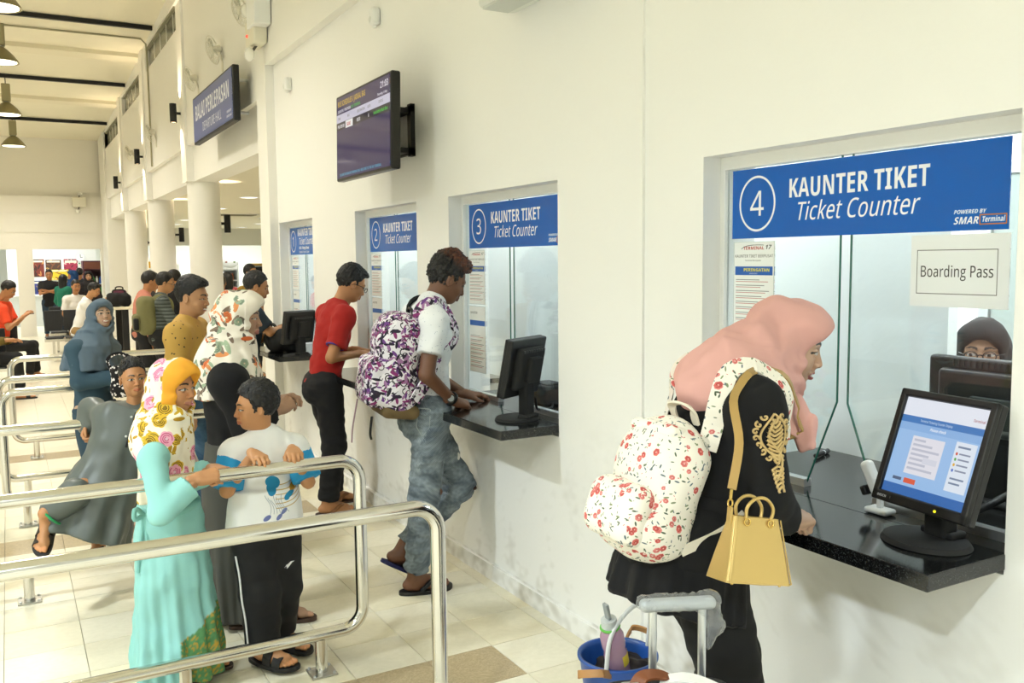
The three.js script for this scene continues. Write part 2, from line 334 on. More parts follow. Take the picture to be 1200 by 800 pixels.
OPEN.forEach(([a, b], i) => {
  const n = i + 1, w = new THREE.Group(); w.name = 'window_' + n; w.userData.kind = 'structure'; scene.add(w);
  const mid = a + (b - a) * .475;
  obj('window_frame', [box(GX - .015, GX + .03, .916, 1.9549, a + .0005, a + .022), box(GX - .015, GX + .03, .916, 1.9549, b - .012, b - .0005), box(GX - .015, GX + .03, 1.955, 1.9975, a + .0005, b - .0005)], M.white, w);
  obj('sill_channel', [box(GX - .012, GX + .02, .915, .94, a, mid - .13), box(GX - .012, GX + .02, .915, .94, mid + .13, b)], M.alu, w);
  for (const [p, q, s] of [[a + .022, mid - .02, 1], [b - .012, mid + .02, -1]]) {   // each pane has a slanted lower corner that leaves the hatch
    const sh = new THREE.Shape([[-p, .925], [-q + s * .115, .925], [-q, 1.205], [-q, 1.956], [-p, 1.956]].map(v => new THREE.Vector2(...v)));
    const g = new THREE.ExtrudeGeometry(sh, { depth: .008, bevelEnabled: false }); g.rotateY(Math.PI / 2); g.translate(GX, 0, 0);
    obj('glass_pane', g, M.glass, w);
    const e = [cyl([GX + .004, 1.205, q], [GX + .004, 1.956, q], .0035, .0035, 6), cyl([GX + .004, .925, q - s * .115], [GX + .004, 1.205, q], .0035, .0035, 6)];
    obj('polished_edge', e, M.glassEdge, w);
  }
  // counter shelf through the opening
  const top = .915;
  const gran = M.granite || (M.granite = mat(0x17191a, .12, 0, { map: dataTex(256, (u, v) => { const k = 20 + (pn(u, v, 120) > .33 ? 42 : 0) + 8 * pn(u, v, 40, 3); return [k, k * 1.03, k * 1.03]; }, 2.2), color: 0xffffff }));
  const cs = tag(obj('counter_shelf', [box(1.818, WX + .0, top - .042, top, a - .0, b + .004, .004), box(WX, 2.71, top - .03, top, a + .0, b)], gran), ['black granite counter shelf with the travel bag, farthest along the wall', 'black granite counter shelf mostly hidden behind the man in red', 'black granite counter shelf the man in white leans on', 'black granite counter shelf nearest the camera, with the touch monitor'][i], 'counter');
  const sg = panel(.99 - (i < 3 ? .02 : 0), .232, mat(0xffffff, .12, 0, { map: signTex(n, i === 0) }), 'counter_sign', scene, [GX - .003, 1.832, i === 3 ? -1.867 : (a + b) / 2], FACE);
  tag(sg, ['blue sign with a circled one and an extra line of small text, farthest away', 'blue ticket counter sign with a circled two, above the man in red', 'blue ticket counter sign with a circled three, above the man in white', 'largest blue ticket counter sign, with a circled four'][i], 'sign');
  const p1 = panel(.19, .29, mat(0xffffff, .35, 0, { map: notice1 }), 'notice_sheet', scene, [GX - .003, 1.56, a + .155], FACE);
  tag(p1, 'upper printed notice on the glass ' + ['of the farthest window', 'behind the head of the man in red', 'beside the face of the man in white', 'above the head of the woman in pink'][i], 'notice');
  const p2 = panel(.19, .36, mat(0xffffff, .35, 0, { map: notice2 }), 'notice_sheet', scene, [GX - .003, 1.225, a + .155], FACE);
  tag(p2, 'lower printed notice on the glass ' + ['of the farthest window', 'below the face of the man in red', 'left of the back-turned monitor', 'hidden behind the woman in pink'][i], 'notice');
});
tag(panel(.285, .195, mat(0xffffff, .4, 0, { map: canvasTex(512, 350, (x, w, h) => {
  x.fillStyle = '#eff3f3'; x.fillRect(0, 0, w, h); x.strokeStyle = '#2c2c2c'; x.lineWidth = 3; x.strokeRect(36, 74, 418, 212); x.fillStyle = '#1b1b1b'; x.font = '74px sans-serif'; x.fillText('Boarding Pass', 52, 204, 386);
}) }), 'boarding_pass_sheet', scene, [GX - .003, 1.61, -1.507], FACE), 'white sheet with a ruled box reading Boarding Pass', 'notice');

// departure hall sign, standing off the upper wall
{
  const t = thing('hall_sign', 'blue departure hall sign board mounted high over the colonnade', 'sign', [1.9, 3.2, -9.5]);
  const g = new THREE.BoxGeometry(1.95, .5, .05);
  obj('sign_board', box(-.02, .04, -.25, .25, -1.0, 1.0, .008), M.black, t);
  panel(1.94, .455, mat(0xffffff, .3, 0, { map: canvasTex(1024, 240, (x, w, h) => {
    x.fillStyle = '#4458a0'; x.fillRect(0, 0, w, h); x.fillStyle = '#e8ebf6'; x.textAlign = 'center'; x.font = 'bold 116px sans-serif'; x.fillText('BALAI PERLEPASAN', 512, 128, 900); x.font = '66px sans-serif'; x.fillText('DEPARTURE HALL', 512, 206, 500); x.font = 'italic bold 16px sans-serif'; x.fillText('POWERED BY', 940, 200); x.fillText('SMARTerminal', 940, 222);
  }) }), 'sign_face', t, [-.024, 0, 0], FACE);
  for (const [y, z] of [[.15, -.8], [.15, .8], [-.15, .8], [-.15, -.8]]) obj('standoff', cyl([.03, y, z], [.16, y, z], .015), M.alu, t);
}
// departures screen on its bracket
{
  const t = thing('television', 'flat television with a purple departures board on a wall bracket', 'television', [1.85, 2.412, -5.06], 0);
  const s = new THREE.Group(); s.name = 'screen_housing'; t.add(s); s.rotation.z = -.02;
  obj('casing', [box(-.005, .05, -.262, .262, -.465, .465, .012), box(.03, .09, -.2, .2, -.36, .36, .02)], mat(0x15140f, .3), s);
  const scr = panel(.892, .49, new THREE.MeshStandardMaterial({ color: 0x0a0a12, roughness: .08, emissive: 0xffffff, emissiveIntensity: .85, emissiveMap: canvasTex(1024, 560, (x, w, h) => {
    x.fillStyle = '#3d3560'; x.fillRect(0, 0, w, h);
    x.fillStyle = '#d7b22e'; x.font = 'bold 52px sans-serif'; x.fillText('BUS SCHEDULES / JADUAL BAS', 30, 62, 560); x.fillStyle = '#e8e8f0'; x.font = 'bold 26px sans-serif'; x.fillText('DEPARTURE / PERLEPASAN', 30, 104, 270); x.fillStyle = '#35c04a'; x.fillText('BUS TERMINAL', 310, 104, 240);
    x.fillStyle = '#e8e8f4'; x.font = 'bold 56px sans-serif'; x.fillText('21:03', 860, 64, 140); x.font = 'bold 22px sans-serif'; x.fillText('Thursday, 8 May', 810, 104, 200);
    x.fillStyle = '#cfcde0'; x.fillRect(0, 116, w, 56); x.fillStyle = '#333'; x.font = '24px sans-serif'; ['TIME', 'BUS', 'DESTINATION', 'GATE', 'STATUS'].forEach((s2, k) => x.fillText(s2, 30 + k * 200, 152));
    x.fillStyle = '#26233a'; x.fillRect(0, 174, w, 50); x.fillStyle = '#e8e8f0'; x.font = 'bold 34px sans-serif'; x.fillText('PM 09:00', 20, 211, 150); x.fillStyle = '#f2f2f2'; x.fillRect(190, 174, 150, 50); x.fillStyle = '#c02828'; x.fillText('SANI', 216, 212); x.fillStyle = '#e8e8f0'; x.fillText('MER', 420, 211); x.fillText('6', 640, 211); x.fillStyle = '#4ce04a'; x.font = 'bold 28px sans-serif'; x.fillText('Available Wait Bus', 740, 210, 260);
    x.fillStyle = '#56b8d8'; x.font = 'bold 24px sans-serif'; x.fillText('SELAMAT DATANG KE TERMINAL BAS  WELCOME TO THE BUS TERMINAL', 60, 546, 900);
  }) }), 'screen', s, [-.006, 0, 0], FACE);
  obj('bracket', [box(.09, .12, -.14, .14, -.1, -.06), box(.09, .12, -.14, .14, .06, .1), box(.24, .267, -.15, .15, -.14, -.09), box(.24, .267, -.15, .15, .1, .15), box(.1, .255, .1, .13, -.02, .12), box(.1, .255, -.13, -.1, -.02, .12), box(.24, .262, .1, .14, -.14, .15), box(.24, .262, -.14, -.1, -.14, .15)], M.black, t);
}
// small fittings on the upper wall
for (const [y, z, l] of [[3.177, -5.447, 'small white motion sensor on the wall above the television'], [3.107, -7.458, 'small white sensor near the corner pillar']]) {
  const t = thing('motion_sensor', l, 'sensor', [WX - .0, y, z]);
  obj('sensor_body', new RoundedBoxGeometry(.06, .11, .075, 3, .02).translate(-.03, 0, 0), M.white, t); obj('lens', sph([-.055, -.02, 0], .022, [.6, 1, 1]), mat(0xe4e4dd, .3), t); obj('nub', cyl([-.03, -.07, 0], [-.03, -.055, 0], .014), M.white, t);
}
{
  const t = thing('grey_shade_box', 'added pale box on the wall standing in for a patch of shade at the top edge', 'shade box', [WX, 2.78, -3.3]);  // added box; its grey face stands in for a patch of shadow
  obj('casing', box(-.2, 0, 0, .3, -.42, .42, .03), mat(0xdfe1da, .45), t); obj('box_underplate', box(-.19, -.06, -.006, .006, -.38, .38), mat(0xc9ccc5, .4), t);
}
function emergency(p, turn, label) {
  const t = thing('emergency_light', label, 'lamp', p, turn);
  obj('battery_box', new RoundedBoxGeometry(.12, .22, .3, 3, .02), mat(0xe9e4cf, .5), t); obj('indicator', sph([-.062, -.02, -.06], .014), glow(0xff5540, 2), t);
  for (const s of [-1, 1]) { const h = obj('lamp_head', [new THREE.SphereGeometry(.06, 20, 14).scale(.7, 1, 1).translate(-.07, s * .19, s * -.03)], mat(0xf1efe4, .25), t); obj('stem', cyl([0, s * .1, 0], [-.05, s * .17, s * -.02], .012, .012, 8), mat(0x55534a, .4), t); }
}
emergency([1.98, 3.62, -8.0], 0, 'twin-head emergency light beside the top of the corner pillar');
emergency([1.55, 3.1, FARZ + .08], -Math.PI / 2, 'small emergency light box on the far end wall');
tag(obj('wall_box', box(1.9, 2.04, 3.64, 4.3, -8.0, -7.72, .01), M.white), 'white speaker box on the corner pillar at the top', 'speaker');
function wallFan(z, y, label) {
  const t = thing('wall_fan', label, 'fan', [2.02, y, z], 0, 'white wall fans along the upper wall');
  const cage = []; for (let k = 0; k < 16; k++) { const a = k / 16 * 6.283; cage.push(tube([[-.13, .05 * Math.sin(a), .05 * Math.cos(a)], [-.15, .15 * Math.sin(a), .15 * Math.cos(a)], [-.1, .23 * Math.sin(a), .23 * Math.cos(a)], [-.05, .15 * Math.sin(a), .15 * Math.cos(a)]], .0035, 10, 5)); }
  for (const [r, x] of [[.23, -.1], [.15, -.15], [.06, -.135]]) cage.push(new THREE.TorusGeometry(r, .006, 8, 36).rotateY(Math.PI / 2).translate(x, 0, 0));
  const g = new THREE.Group(); g.name = 'fan_head'; g.rotation.set(0, .1, .3); t.add(g); t.scale.setScalar(.62);
  const wf = mat(0xe6e2d2, .5);
  obj('cage', cage, wf, g);
  const bl = []; for (let k = 0; k < 3; k++) { const b = new THREE.SphereGeometry(.085, 16, 10).scale(.12, 1, .62); b.rotateY(.5); b.translate(-.1, .11, 0); b.rotateX(k * 2.094); bl.push(b); }
  obj('blade', bl, mat(0xc4c2b0, .4), g); obj('motor', cyl([-.12, 0, 0], [.03, 0, 0], .055, .065, 20), wf, g);
  obj('arm', [tube([[0, 0, 0], [.04, -.12, 0], [.08, -.26, 0]], .018, 14, 8), box(.05, .1, -.36, -.2, -.05, .05, .01)], wf, t);
}
wallFan(-8.5, 3.95, 'white wall fan next to the emergency light');
wallFan(-9.75, 3.85, 'white wall fan above the blue hall sign');
wallFan(-11.1, 3.8, 'white wall fan between the hall sign and the pilaster');
wallFan(-14.55, 3.62, 'white wall fan between the first and second sconces');
wallFan(-17.2, 3.6, 'smallest white wall fan, beside the farthest sconces');
tag(obj('cable_conduit', tube([[2.04, 3.15, -15.0], [2.04, 4.8, -15.0], [2.0, CEIL(-15) - .02, -15], [.8, CEIL(-15) - .02, -15], [-3, CEIL(-15) - .02, -15]], .014, 60, 6, false, .1), mat(0xa9a486, .5)), 'thin grey cable conduit up the wall and across the ceiling', 'conduit');
// air vents in the waiting hall ceiling
for (const [x, z, l] of [[4.3, -20.4, 'ceiling air vent right of the column sconce'], [5.9, -21.6, 'ceiling air vent close beside the counter pillar']]) {
  const t = thing('ceiling_vent', l, 'vent', [x, 2.715, z]);
  obj('vent_frame', [box(-.6, .6, -.012, .012, -.3, -.27), box(-.6, .6, -.012, .012, .27, .3), box(-.6, -.57, -.012, .012, -.3, .3), box(.57, .6, -.012, .012, -.3, .3)], M.white, t);
  for (let k = 0; k < 5; k++) { const s = obj('slat', box(-.57, .57, -.004, .004, -.04, .04), mat(0x8f8b78, .6), t); s.position.set(0, 0, -.22 + k * .11); s.rotation.x = .6; }
}
// ---------------------------------------------------------------- queue rails
function rail(z, x0, x1, feet, label, openLeft) {
  const t = thing('queue_rail', label, 'railing', [0, 0, z], 0);
  const r = .0256, top = .857, low = .16, b = .085, P = [];
  const arc = (cx, cy, a0, a1) => { for (let k = 0; k <= 8; k++) { const a = a0 + (a1 - a0) * k / 8; P.push([cx + b * Math.cos(a), cy + b * Math.sin(a), 0]); } };
  arc(x1 - b, top - b, Math.PI / 2, 0); arc(x1 - b, low + b, 0, -Math.PI / 2); arc(x0 + b, low + b, -Math.PI / 2, -Math.PI); arc(x0 + b, top - b, Math.PI, Math.PI / 2);
  const path = new THREE.CurvePath(); for (let k = 0; k < P.length; k++) path.add(new THREE.LineCurve3(V(...P[k]), V(...P[(k + 1) % P.length])));
  // explicit rings keep the straight runs straight
  const n = P.length, rs = 20, pos = [], idx = [];
  for (let k = 0; k <= n; k++) { const p = V(...P[k % n]), a = V(...P[(k - 1 + n) % n]), c = V(...P[(k + 1) % n]); const d = p.clone().sub(a).normalize().add(c.clone().sub(p).normalize()).normalize(); const u = V(0, 0, 1), w = d.clone().cross(u).normalize(); for (let j = 0; j <= rs; j++) { const q = j / rs * 6.28318; const o = p.clone().addScaledVector(u, Math.sin(q) * r).addScaledVector(w, Math.cos(q) * r); pos.push(o.x, o.y, o.z); } }
  for (let k = 0; k < n; k++) for (let j = 0; j < rs; j++) { const a = k * (rs + 1) + j, c = a + rs + 1; idx.push(a, c, a + 1, a + 1, c, c + 1); }
  const g = new THREE.BufferGeometry(); g.setAttribute('position', new THREE.Float32BufferAttribute(pos, 3)); g.setIndex(idx); g.computeVertexNormals();
  { const nn = g.attributes.normal; for (let k = 0; k <= n; k++) for (let j = 0; j <= rs; j++) { const i = k * (rs + 1) + j; const v = V(pos[i * 3] - P[k % n][0], pos[i * 3 + 1] - P[k % n][1], pos[i * 3 + 2]).normalize(); nn.setXYZ(i, v.x, v.y, v.z); } }
  obj('rail_loop', g, M.steel, t);
  for (const fx of feet) {
    const f = obj('foot_post', cyl([fx, .008, 0], [fx, low - r * .6, 0], .024, .024, 24), M.steel, t);
    const pl = obj('base_plate', new RoundedBoxGeometry(.105, .008, .105, 1, .003).translate(fx, .005, 0), mat(0xb8b6ae, .35, .9), t);
    for (const [a, c] of [[-1, -1], [1, -1], [1, 1], [-1, 1]]) obj('bolt', cyl([fx + a * .04, .008, c * .04], [fx + a * .04, .016, c * .04], .007, .006, 8), M.alu, pl);
  }
}
rail(-2.625, -.9, 1.185, [1.02, -.6], 'polished steel queue rail, the nearest one, running along the front');
rail(-3.42, -.9, 1.2, [1.022, .502, -.5], 'steel queue rail the girl in mint and the boy lean on');
rail(-4.91, -.5, 1.2, [.012, .95], 'steel queue rail the boy in the grey robe hangs on');
rail(-6.38, -.075, 1.2, [.033, 1.0], 'steel queue rail just behind the boy in the grey robe');
rail(-7.09, -.1, 1.2, [.05, 1.0], 'steel queue rail third from the farthest, ending at the left edge');
rail(-8.62, -.02, 1.3, [.142, 1.1], 'farthest steel queue rail with a rounded left corner');
// ---------------------------------------------------------------- distance-field modelling
const mix = (a, b, t) => a + (b - a) * t, clamp = (v, a, b) => Math.max(a, Math.min(b, v)), sstep = (a, b, x) => { const t = clamp((x - a) / (b - a), 0, 1); return t * t * (3 - 2 * t); };
const sub = (a, b) => [a[0] - b[0], a[1] - b[1], a[2] - b[2]], addv = (a, b, s = 1) => [a[0] + b[0] * s, a[1] + b[1] * s, a[2] + b[2] * s], dot = (a, b) => a[0] * b[0] + a[1] * b[1] + a[2] * b[2];
const len = a => Math.hypot(a[0], a[1], a[2]), nrm = a => { const l = len(a) || 1; return [a[0] / l, a[1] / l, a[2] / l]; }, crs = (a, b) => [a[1] * b[2] - a[2] * b[1], a[2] * b[0] - a[0] * b[2], a[0] * b[1] - a[1] * b[0]], lerp3 = (a, b, t) => [mix(a[0], b[0], t), mix(a[1], b[1], t), mix(a[2], b[2], t)];
class Field {
  constructor() { this.p = []; this.lo = [1e9, 1e9, 1e9]; this.hi = [-1e9, -1e9, -1e9]; this.disp = null; }
  grow(c, r) { for (let i = 0; i < 3; i++) { this.lo[i] = Math.min(this.lo[i], c[i] - r); this.hi[i] = Math.max(this.hi[i], c[i] + r); } }
  push(f, k, op) { this.p.push({ f, k, op }); return this; }
  cap(a, b, ra, rb = ra, k = .02, op = 1) {
    if (op === 1) { this.grow(a, ra); this.grow(b, rb); }
    const [ax, ay, az] = a, dx = b[0] - ax, dy = b[1] - ay, dz = b[2] - az, q = 1 / (dx * dx + dy * dy + dz * dz + 1e-12);
    return this.push((x, y, z) => { const px = x - ax, py = y - ay, pz = z - az; let t = (px * dx + py * dy + pz * dz) * q; t = t < 0 ? 0 : t > 1 ? 1 : t; const ex = px - dx * t, ey = py - dy * t, ez = pz - dz * t; return Math.sqrt(ex * ex + ey * ey + ez * ez) - (ra + (rb - ra) * t); }, k, op);
  }
  ell(c, r, k = .02, op = 1, ax) {                                     // ax: [right, up, forward] unit vectors
    if (op === 1) this.grow(c, Math.max(...r));
    const [cx, cy, cz] = c, [a, b, d] = r, A = ax || [[1, 0, 0], [0, 1, 0], [0, 0, 1]], [u, v, w] = A;
    return this.push((x, y, z) => {
      const px = x - cx, py = y - cy, pz = z - cz;
      const X = (px * u[0] + py * u[1] + pz * u[2]) / a, Y = (px * v[0] + py * v[1] + pz * v[2]) / b, Z = (px * w[0] + py * w[1] + pz * w[2]) / d;
      const k0 = Math.sqrt(X * X + Y * Y + Z * Z); if (k0 < 1e-6) return -Math.min(a, b, d);
      const k1 = Math.sqrt(X * X / (a * a) + Y * Y / (b * b) + Z * Z / (d * d)); return k0 * (k0 - 1) / k1;
    }, k, op);
  }
  bx(c, h, r, k = .02, op = 1, ax) {                                   // rounded box
    if (op === 1) this.grow(c, len(h));
    const A = ax || [[1, 0, 0], [0, 1, 0], [0, 0, 1]], [u, v, w] = A;
    return this.push((x, y, z) => {
      const p = [x - c[0], y - c[1], z - c[2]]; const X = Math.abs(dot(p, u)) - h[0] + r, Y = Math.abs(dot(p, v)) - h[1] + r, Z = Math.abs(dot(p, w)) - h[2] + r;
      return Math.hypot(Math.max(X, 0), Math.max(Y, 0), Math.max(Z, 0)) + Math.min(Math.max(X, Y, Z), 0) - r;
    }, k, op);
  }
  plane(c, n, k = .004) { n = nrm(n); return this.push((x, y, z) => (x - c[0]) * n[0] + (y - c[1]) * n[1] + (z - c[2]) * n[2], k, 2); }   // keeps the side n points away from
  // a cloth tube around an axis: profile [[t, half-width, half-depth], ...], folds running down it
  cone(a, b, fwd, prof, { folds = 0, amp = .0, ph = 0, k = .02, op = 1, from = .2 } = {}) {
    const d = sub(b, a), L = len(d), n = nrm(d), w = nrm(addv(fwd, n, -dot(fwd, n))), u = crs(n, w);
    const mr = Math.max(...prof.map(p => Math.max(p[1], p[2]))); if (op === 1) { this.grow(a, mr * 1.1); this.grow(b, mr * 1.1); }
    return this.push((x, y, z) => {
      const p = [x - a[0], y - a[1], z - a[2]]; const s = dot(p, n), t = s / L; const X = dot(p, u), Z = dot(p, w);
      let i = 0; const tc = clamp(t, 0, 1); while (i < prof.length - 2 && tc > prof[i + 1][0]) i++;
      let q = (tc - prof[i][0]) / (prof[i + 1][0] - prof[i][0]); q = q * q * (3 - 2 * q) * .5 + q * .5; const rx = mix(prof[i][1], prof[i + 1][1], q), rz = mix(prof[i][2], prof[i + 1][2], q);
      const th = Math.atan2(X / rx, Z / rz), fl = folds ? 1 + amp * sstep(from, 1, tc) * (Math.sin(th * folds + ph + 1.5 * Math.sin(th * 2 + ph)) + .4 * Math.sin(th * folds * 2.3 + tc * 2)) : 1;
      const e = Math.hypot(X / rx, Z / rz), side = (e - fl) * Math.min(rx, rz) * .85;
      return Math.max(side, (t - 1) * L, -s);
    }, k, op);
  }
  ev(x, y, z) {
    let d = 1e3; const P = this.p;
    for (let i = 0; i < P.length; i++) {
      const q = P[i], e = q.f(x, y, z), k = q.k;
      if (q.op === 1) { if (e > d + k) continue; const h = Math.max(k - Math.abs(d - e), 0) / k; d = Math.min(d, e) - h * h * k * .25; }
      else if (q.op === -1) { const s = -e; if (s < d - k) continue; const h = Math.max(k - Math.abs(d - s), 0) / k; d = Math.max(d, s) + h * h * k * .25; }
      else { const h = Math.max(k - Math.abs(d - e), 0) / k; d = Math.max(d, e) + h * h * k * .25; }
    }
    return this.disp && d < .06 ? d + this.disp(x, y, z) : d;
  }
}
function surf(F, h) {                                                  // surface nets, with empty blocks skipped
  const pad = h * 2.5, lo = F.lo.map(v => v - pad), n = [0, 1, 2].map(i => Math.ceil((F.hi[i] + pad - lo[i]) / h) + 1), [nx, ny, nz] = n;
  const val = new Float32Array(nx * ny * nz), B = 6, sx = 1, sy = nx, sz = nx * ny;
  for (let bz = 0; bz < nz; bz += B) for (let by = 0; by < ny; by += B) for (let bx = 0; bx < nx; bx += B) {
    const ex = Math.min(bx + B, nx), ey = Math.min(by + B, ny), ez = Math.min(bz + B, nz);
    const c = F.ev(lo[0] + (bx + B / 2 - .5) * h, lo[1] + (by + B / 2 - .5) * h, lo[2] + (bz + B / 2 - .5) * h), skip = Math.abs(c) > B * h * .87 * 1.55 + .012;
    for (let z = bz; z < ez; z++) for (let y = by; y < ey; y++) for (let x = bx; x < ex; x++) val[x + y * sy + z * sz] = skip ? c : F.ev(lo[0] + x * h, lo[1] + y * h, lo[2] + z * h);
  }
  const id = new Int32Array(nx * ny * nz).fill(-1), pos = [], idx = [], off = []; for (let i = 0; i < 8; i++) off.push((i & 1) + (i >> 1 & 1) * sy + (i >> 2) * sz);
  const E = []; for (let a = 0; a < 8; a++) for (let b = 0; b < 3; b++) if (!(a >> b & 1)) E.push([a, a | 1 << b]);
  for (let z = 0; z < nz - 1; z++) for (let y = 0; y < ny - 1; y++) for (let x = 0; x < nx - 1; x++) {
    const o = x + y * sy + z * sz; let m = 0; for (let i = 0; i < 8; i++) if (val[o + off[i]] < 0) m |= 1 << i;
    if (m === 0 || m === 255) continue;
    let X = 0, Y = 0, Z = 0, c = 0;
    for (const [a, b] of E) { if ((m >> a & 1) === (m >> b & 1)) continue; const va = val[o + off[a]], vb = val[o + off[b]], t = va / (va - vb); X += mix(a & 1, b & 1, t); Y += mix(a >> 1 & 1, b >> 1 & 1, t); Z += mix(a >> 2, b >> 2, t); c++; }
    id[o] = pos.length / 3; pos.push(lo[0] + (x + X / c) * h, lo[1] + (y + Y / c) * h, lo[2] + (z + Z / c) * h);
  }
  const quad = (a, b, c, d, f) => { if (a < 0 || b < 0 || c < 0 || d < 0) return; f ? idx.push(a, b, c, a, c, d) : idx.push(a, c, b, a, d, c); };
  for (let z = 1; z < nz - 1; z++) for (let y = 1; y < ny - 1; y++) for (let x = 1; x < nx - 1; x++) {
    const o = x + y * sy + z * sz, s = val[o] < 0;
    if (s !== val[o + sx] < 0) quad(id[o - sy - sz], id[o - sz], id[o], id[o - sy], s);
    if (s !== val[o + sy] < 0) quad(id[o - sx - sz], id[o - sx], id[o], id[o - sz], s);
    if (s !== val[o + sz] < 0) quad(id[o - sx - sy], id[o - sy], id[o], id[o - sx], s);
  }
  const N = new Float32Array(pos.length), e = h * .6;
  for (let i = 0; i < pos.length; i += 3) {
    const x = pos[i], y = pos[i + 1], z = pos[i + 2], a = F.ev(x + e, y - e, z - e), b = F.ev(x - e, y - e, z + e), c = F.ev(x - e, y + e, z - e), d = F.ev(x + e, y + e, z + e);
    const v = nrm([a - b - c + d, -a - b + c + d, -a + b - c + d]); N[i] = v[0]; N[i + 1] = v[1]; N[i + 2] = v[2];
  }
  const g = new THREE.BufferGeometry(); g.setAttribute('position', new THREE.Float32BufferAttribute(pos, 3)); g.setAttribute('normal', new THREE.BufferAttribute(N, 3)); g.setIndex(idx); return g;
}
function paint(g, f) { const p = g.attributes.position, n = g.attributes.normal, c = new Float32Array(p.count * 3); for (let i = 0; i < p.count; i++) { const r = f(p.getX(i), p.getY(i), p.getZ(i), n.getX(i), n.getY(i), n.getZ(i)); c[i * 3] = r[0]; c[i * 3 + 1] = r[1]; c[i * 3 + 2] = r[2]; } g.setAttribute('color', new THREE.BufferAttribute(c, 3)); return g; }
// axes -> matrix
function frame(o, x, y, z, s = 1) { return new THREE.Matrix4().makeBasis(V(...x), V(...y), V(...z)).scale(V(s, s, s)).setPosition(...o); }
function placed(g, m) { g = g.clone(); g.applyMatrix4(m); if (m.determinant() < 0) { const i = g.index; if (!i) { for (const at of Object.values(g.attributes)) for (let k = 0; k < at.count; k += 3) for (let j = 0; j < at.itemSize; j++) { const a = at.array[k * at.itemSize + j], b = (k + 1) * at.itemSize + j; at.array[k * at.itemSize + j] = at.array[b]; at.array[b] = a; } return g; } for (let k = 0; k < i.count; k += 3) { const a = i.getX(k); i.setX(k, i.getX(k + 1)); i.setX(k + 1, a); } } return g; }

// ---------------------------------------------------------------- heads, hands and feet in their own frames
const cache = {};
const memo = (k, f) => cache[k] || (cache[k] = f());
// head: x its left side (+x), y up, z forward; origin between the ears; 0.225 from chin to crown
function headGeo(kind, smile, h = .0028) {
  return memo('head' + kind + smile + h, () => {
    const F = new Field(), child = kind === 'child', fem = kind !== 'male';
    F.ell([0, .035, -.014], [.074, .083, .094], .02); F.ell([0, -.012, .018], [.062, .085, .068], .03);
    F.ell([0, -.075, .045], [child ? .036 : fem ? .036 : .042, .03, .034], .03); F.ell([0, -.055, .0], [.052, .045, .05], .03);
    for (const s of [-1, 1]) {
      F.ell([s * .036, -.03, .058], [.024, child ? .028 : .022, .02], .02); F.cap([s * .012, .028, .083], [s * .045, .024, .066], fem ? .008 : .0105, .008, .012);
      F.ell([s * .031, .004, .094], [.017, .0115, .017], .012, -1); F.ell([s * .031, .004, .072], [.0155, .0125, .0145], .003);
      F.ell([s * .076, -.004, -.012], [.009, .031, .019], .008, 1, [nrm([1, 0, s * -.35]), [0, 1, 0], nrm([s * .35, 0, 1])]); F.ell([s * .084, -.002, -.006], [.005, .018, .009], .006, -1);
    }
    F.cap([0, .014, .083], [0, -.026, .1], .007, child ? .0095 : .011, .012); for (const s of [-1, 1]) { F.ell([s * .0125, -.031, .091], [.0085, .007, .009], .006); F.ell([s * .0065, -.0385, .1], [.0042, .004, .005], .003, -1); }
    F.cap([0, -.045, .088], [0, -.05, .088], .006, .006, .015);
    const mw = smile ? .029 : .021, lift = smile ? .006 : 0;
    for (const s of [-1, 1]) { F.cap([0, -.056, .0905], [s * mw, -.0585 + lift, .0795], .0062, .003, .006); F.cap([0, -.0655, .0885], [s * mw * .85, -.061 + lift, .0785], .0072, .003, .006); }
    if (smile) F.ell([0, -.0595, .0985], [.018, .0035, .01], .004, -1); else F.cap([-.018, -.0603, .0985], [.018, -.0603, .0985], .0022, .0022, .004, -1);
    F.cap([0, -.05, -.02], [0, -.135, -.028], fem ? .044 : .05, fem ? .044 : .052, .03);
    return surf(F, h);
  });
}
function headPaint(g, skin, o = {}) {
  const lip = o.lip || [skin[0] * .8, skin[1] * .5, skin[2] * .48], brow = o.brow || [.012, .009, .008], gx = o.gaze || 0, male = o.male;
  return paint(g, (x, y, z, nx, ny, nz) => {
    let c = skin; const ax = Math.abs(x);
    if (z > .03) {
      const s = x < 0 ? -1 : 1, ex = x - s * .031, ey = y - .0035 + .12 * Math.abs(ex) - .0012, open = o.squint ? .0036 : .0054, w = (ex / .0152) ** 2 + (ey / open) ** 2;
      const by = y - .0275 - .0045 * Math.sin(clamp((ax - .012) / .036, 0, 1) * 3.1);
      if (w < 1) { const ir = (ex - gx * .006) ** 2 + (ey + .0004) ** 2; c = ir < .0066 ** 2 ? (ir < .003 ** 2 ? [.004, .003, .003] : [.03, .016, .01]) : [.5, .47, .43]; }
      else if (w < 1.75 && ey > -.002) c = [.02, .013, .01];
      else if (ax > .011 && ax < .05 && Math.abs(by) < (male ? .0058 : .0042) * (1.25 - (ax - .011) / .045)) c = brow;
      else {
        const ly = y + .0605 - (o.smile ? .006 * (ax / .028) ** 2 : 0);
        if (ax < (o.smile ? .029 : .0225) && z > .07 && ly < .009 * (1 - (ax / .032) ** 2) && ly > -.0125 * (1 - (ax / .03) ** 2)) c = o.smile && Math.abs(ly) < .0042 && ax < .021 ? [.78, .75, .68] : lip;
        else if (ax < .011 && y < -.034 && y > -.043 && z > .092 && ny < -.4) c = skin.map(v => v * .25);
        else if (ax < .046 && y > -.045 && y < -.008) c = [skin[0] * 1.02, skin[1] * .95, skin[2] * .93];
        if (male && z > .07 && ax < .026 && y < -.045 && y > -.054) c = skin.map((v, i) => v * (o.stache || .78));
      }
    }
    return c;
  });
}
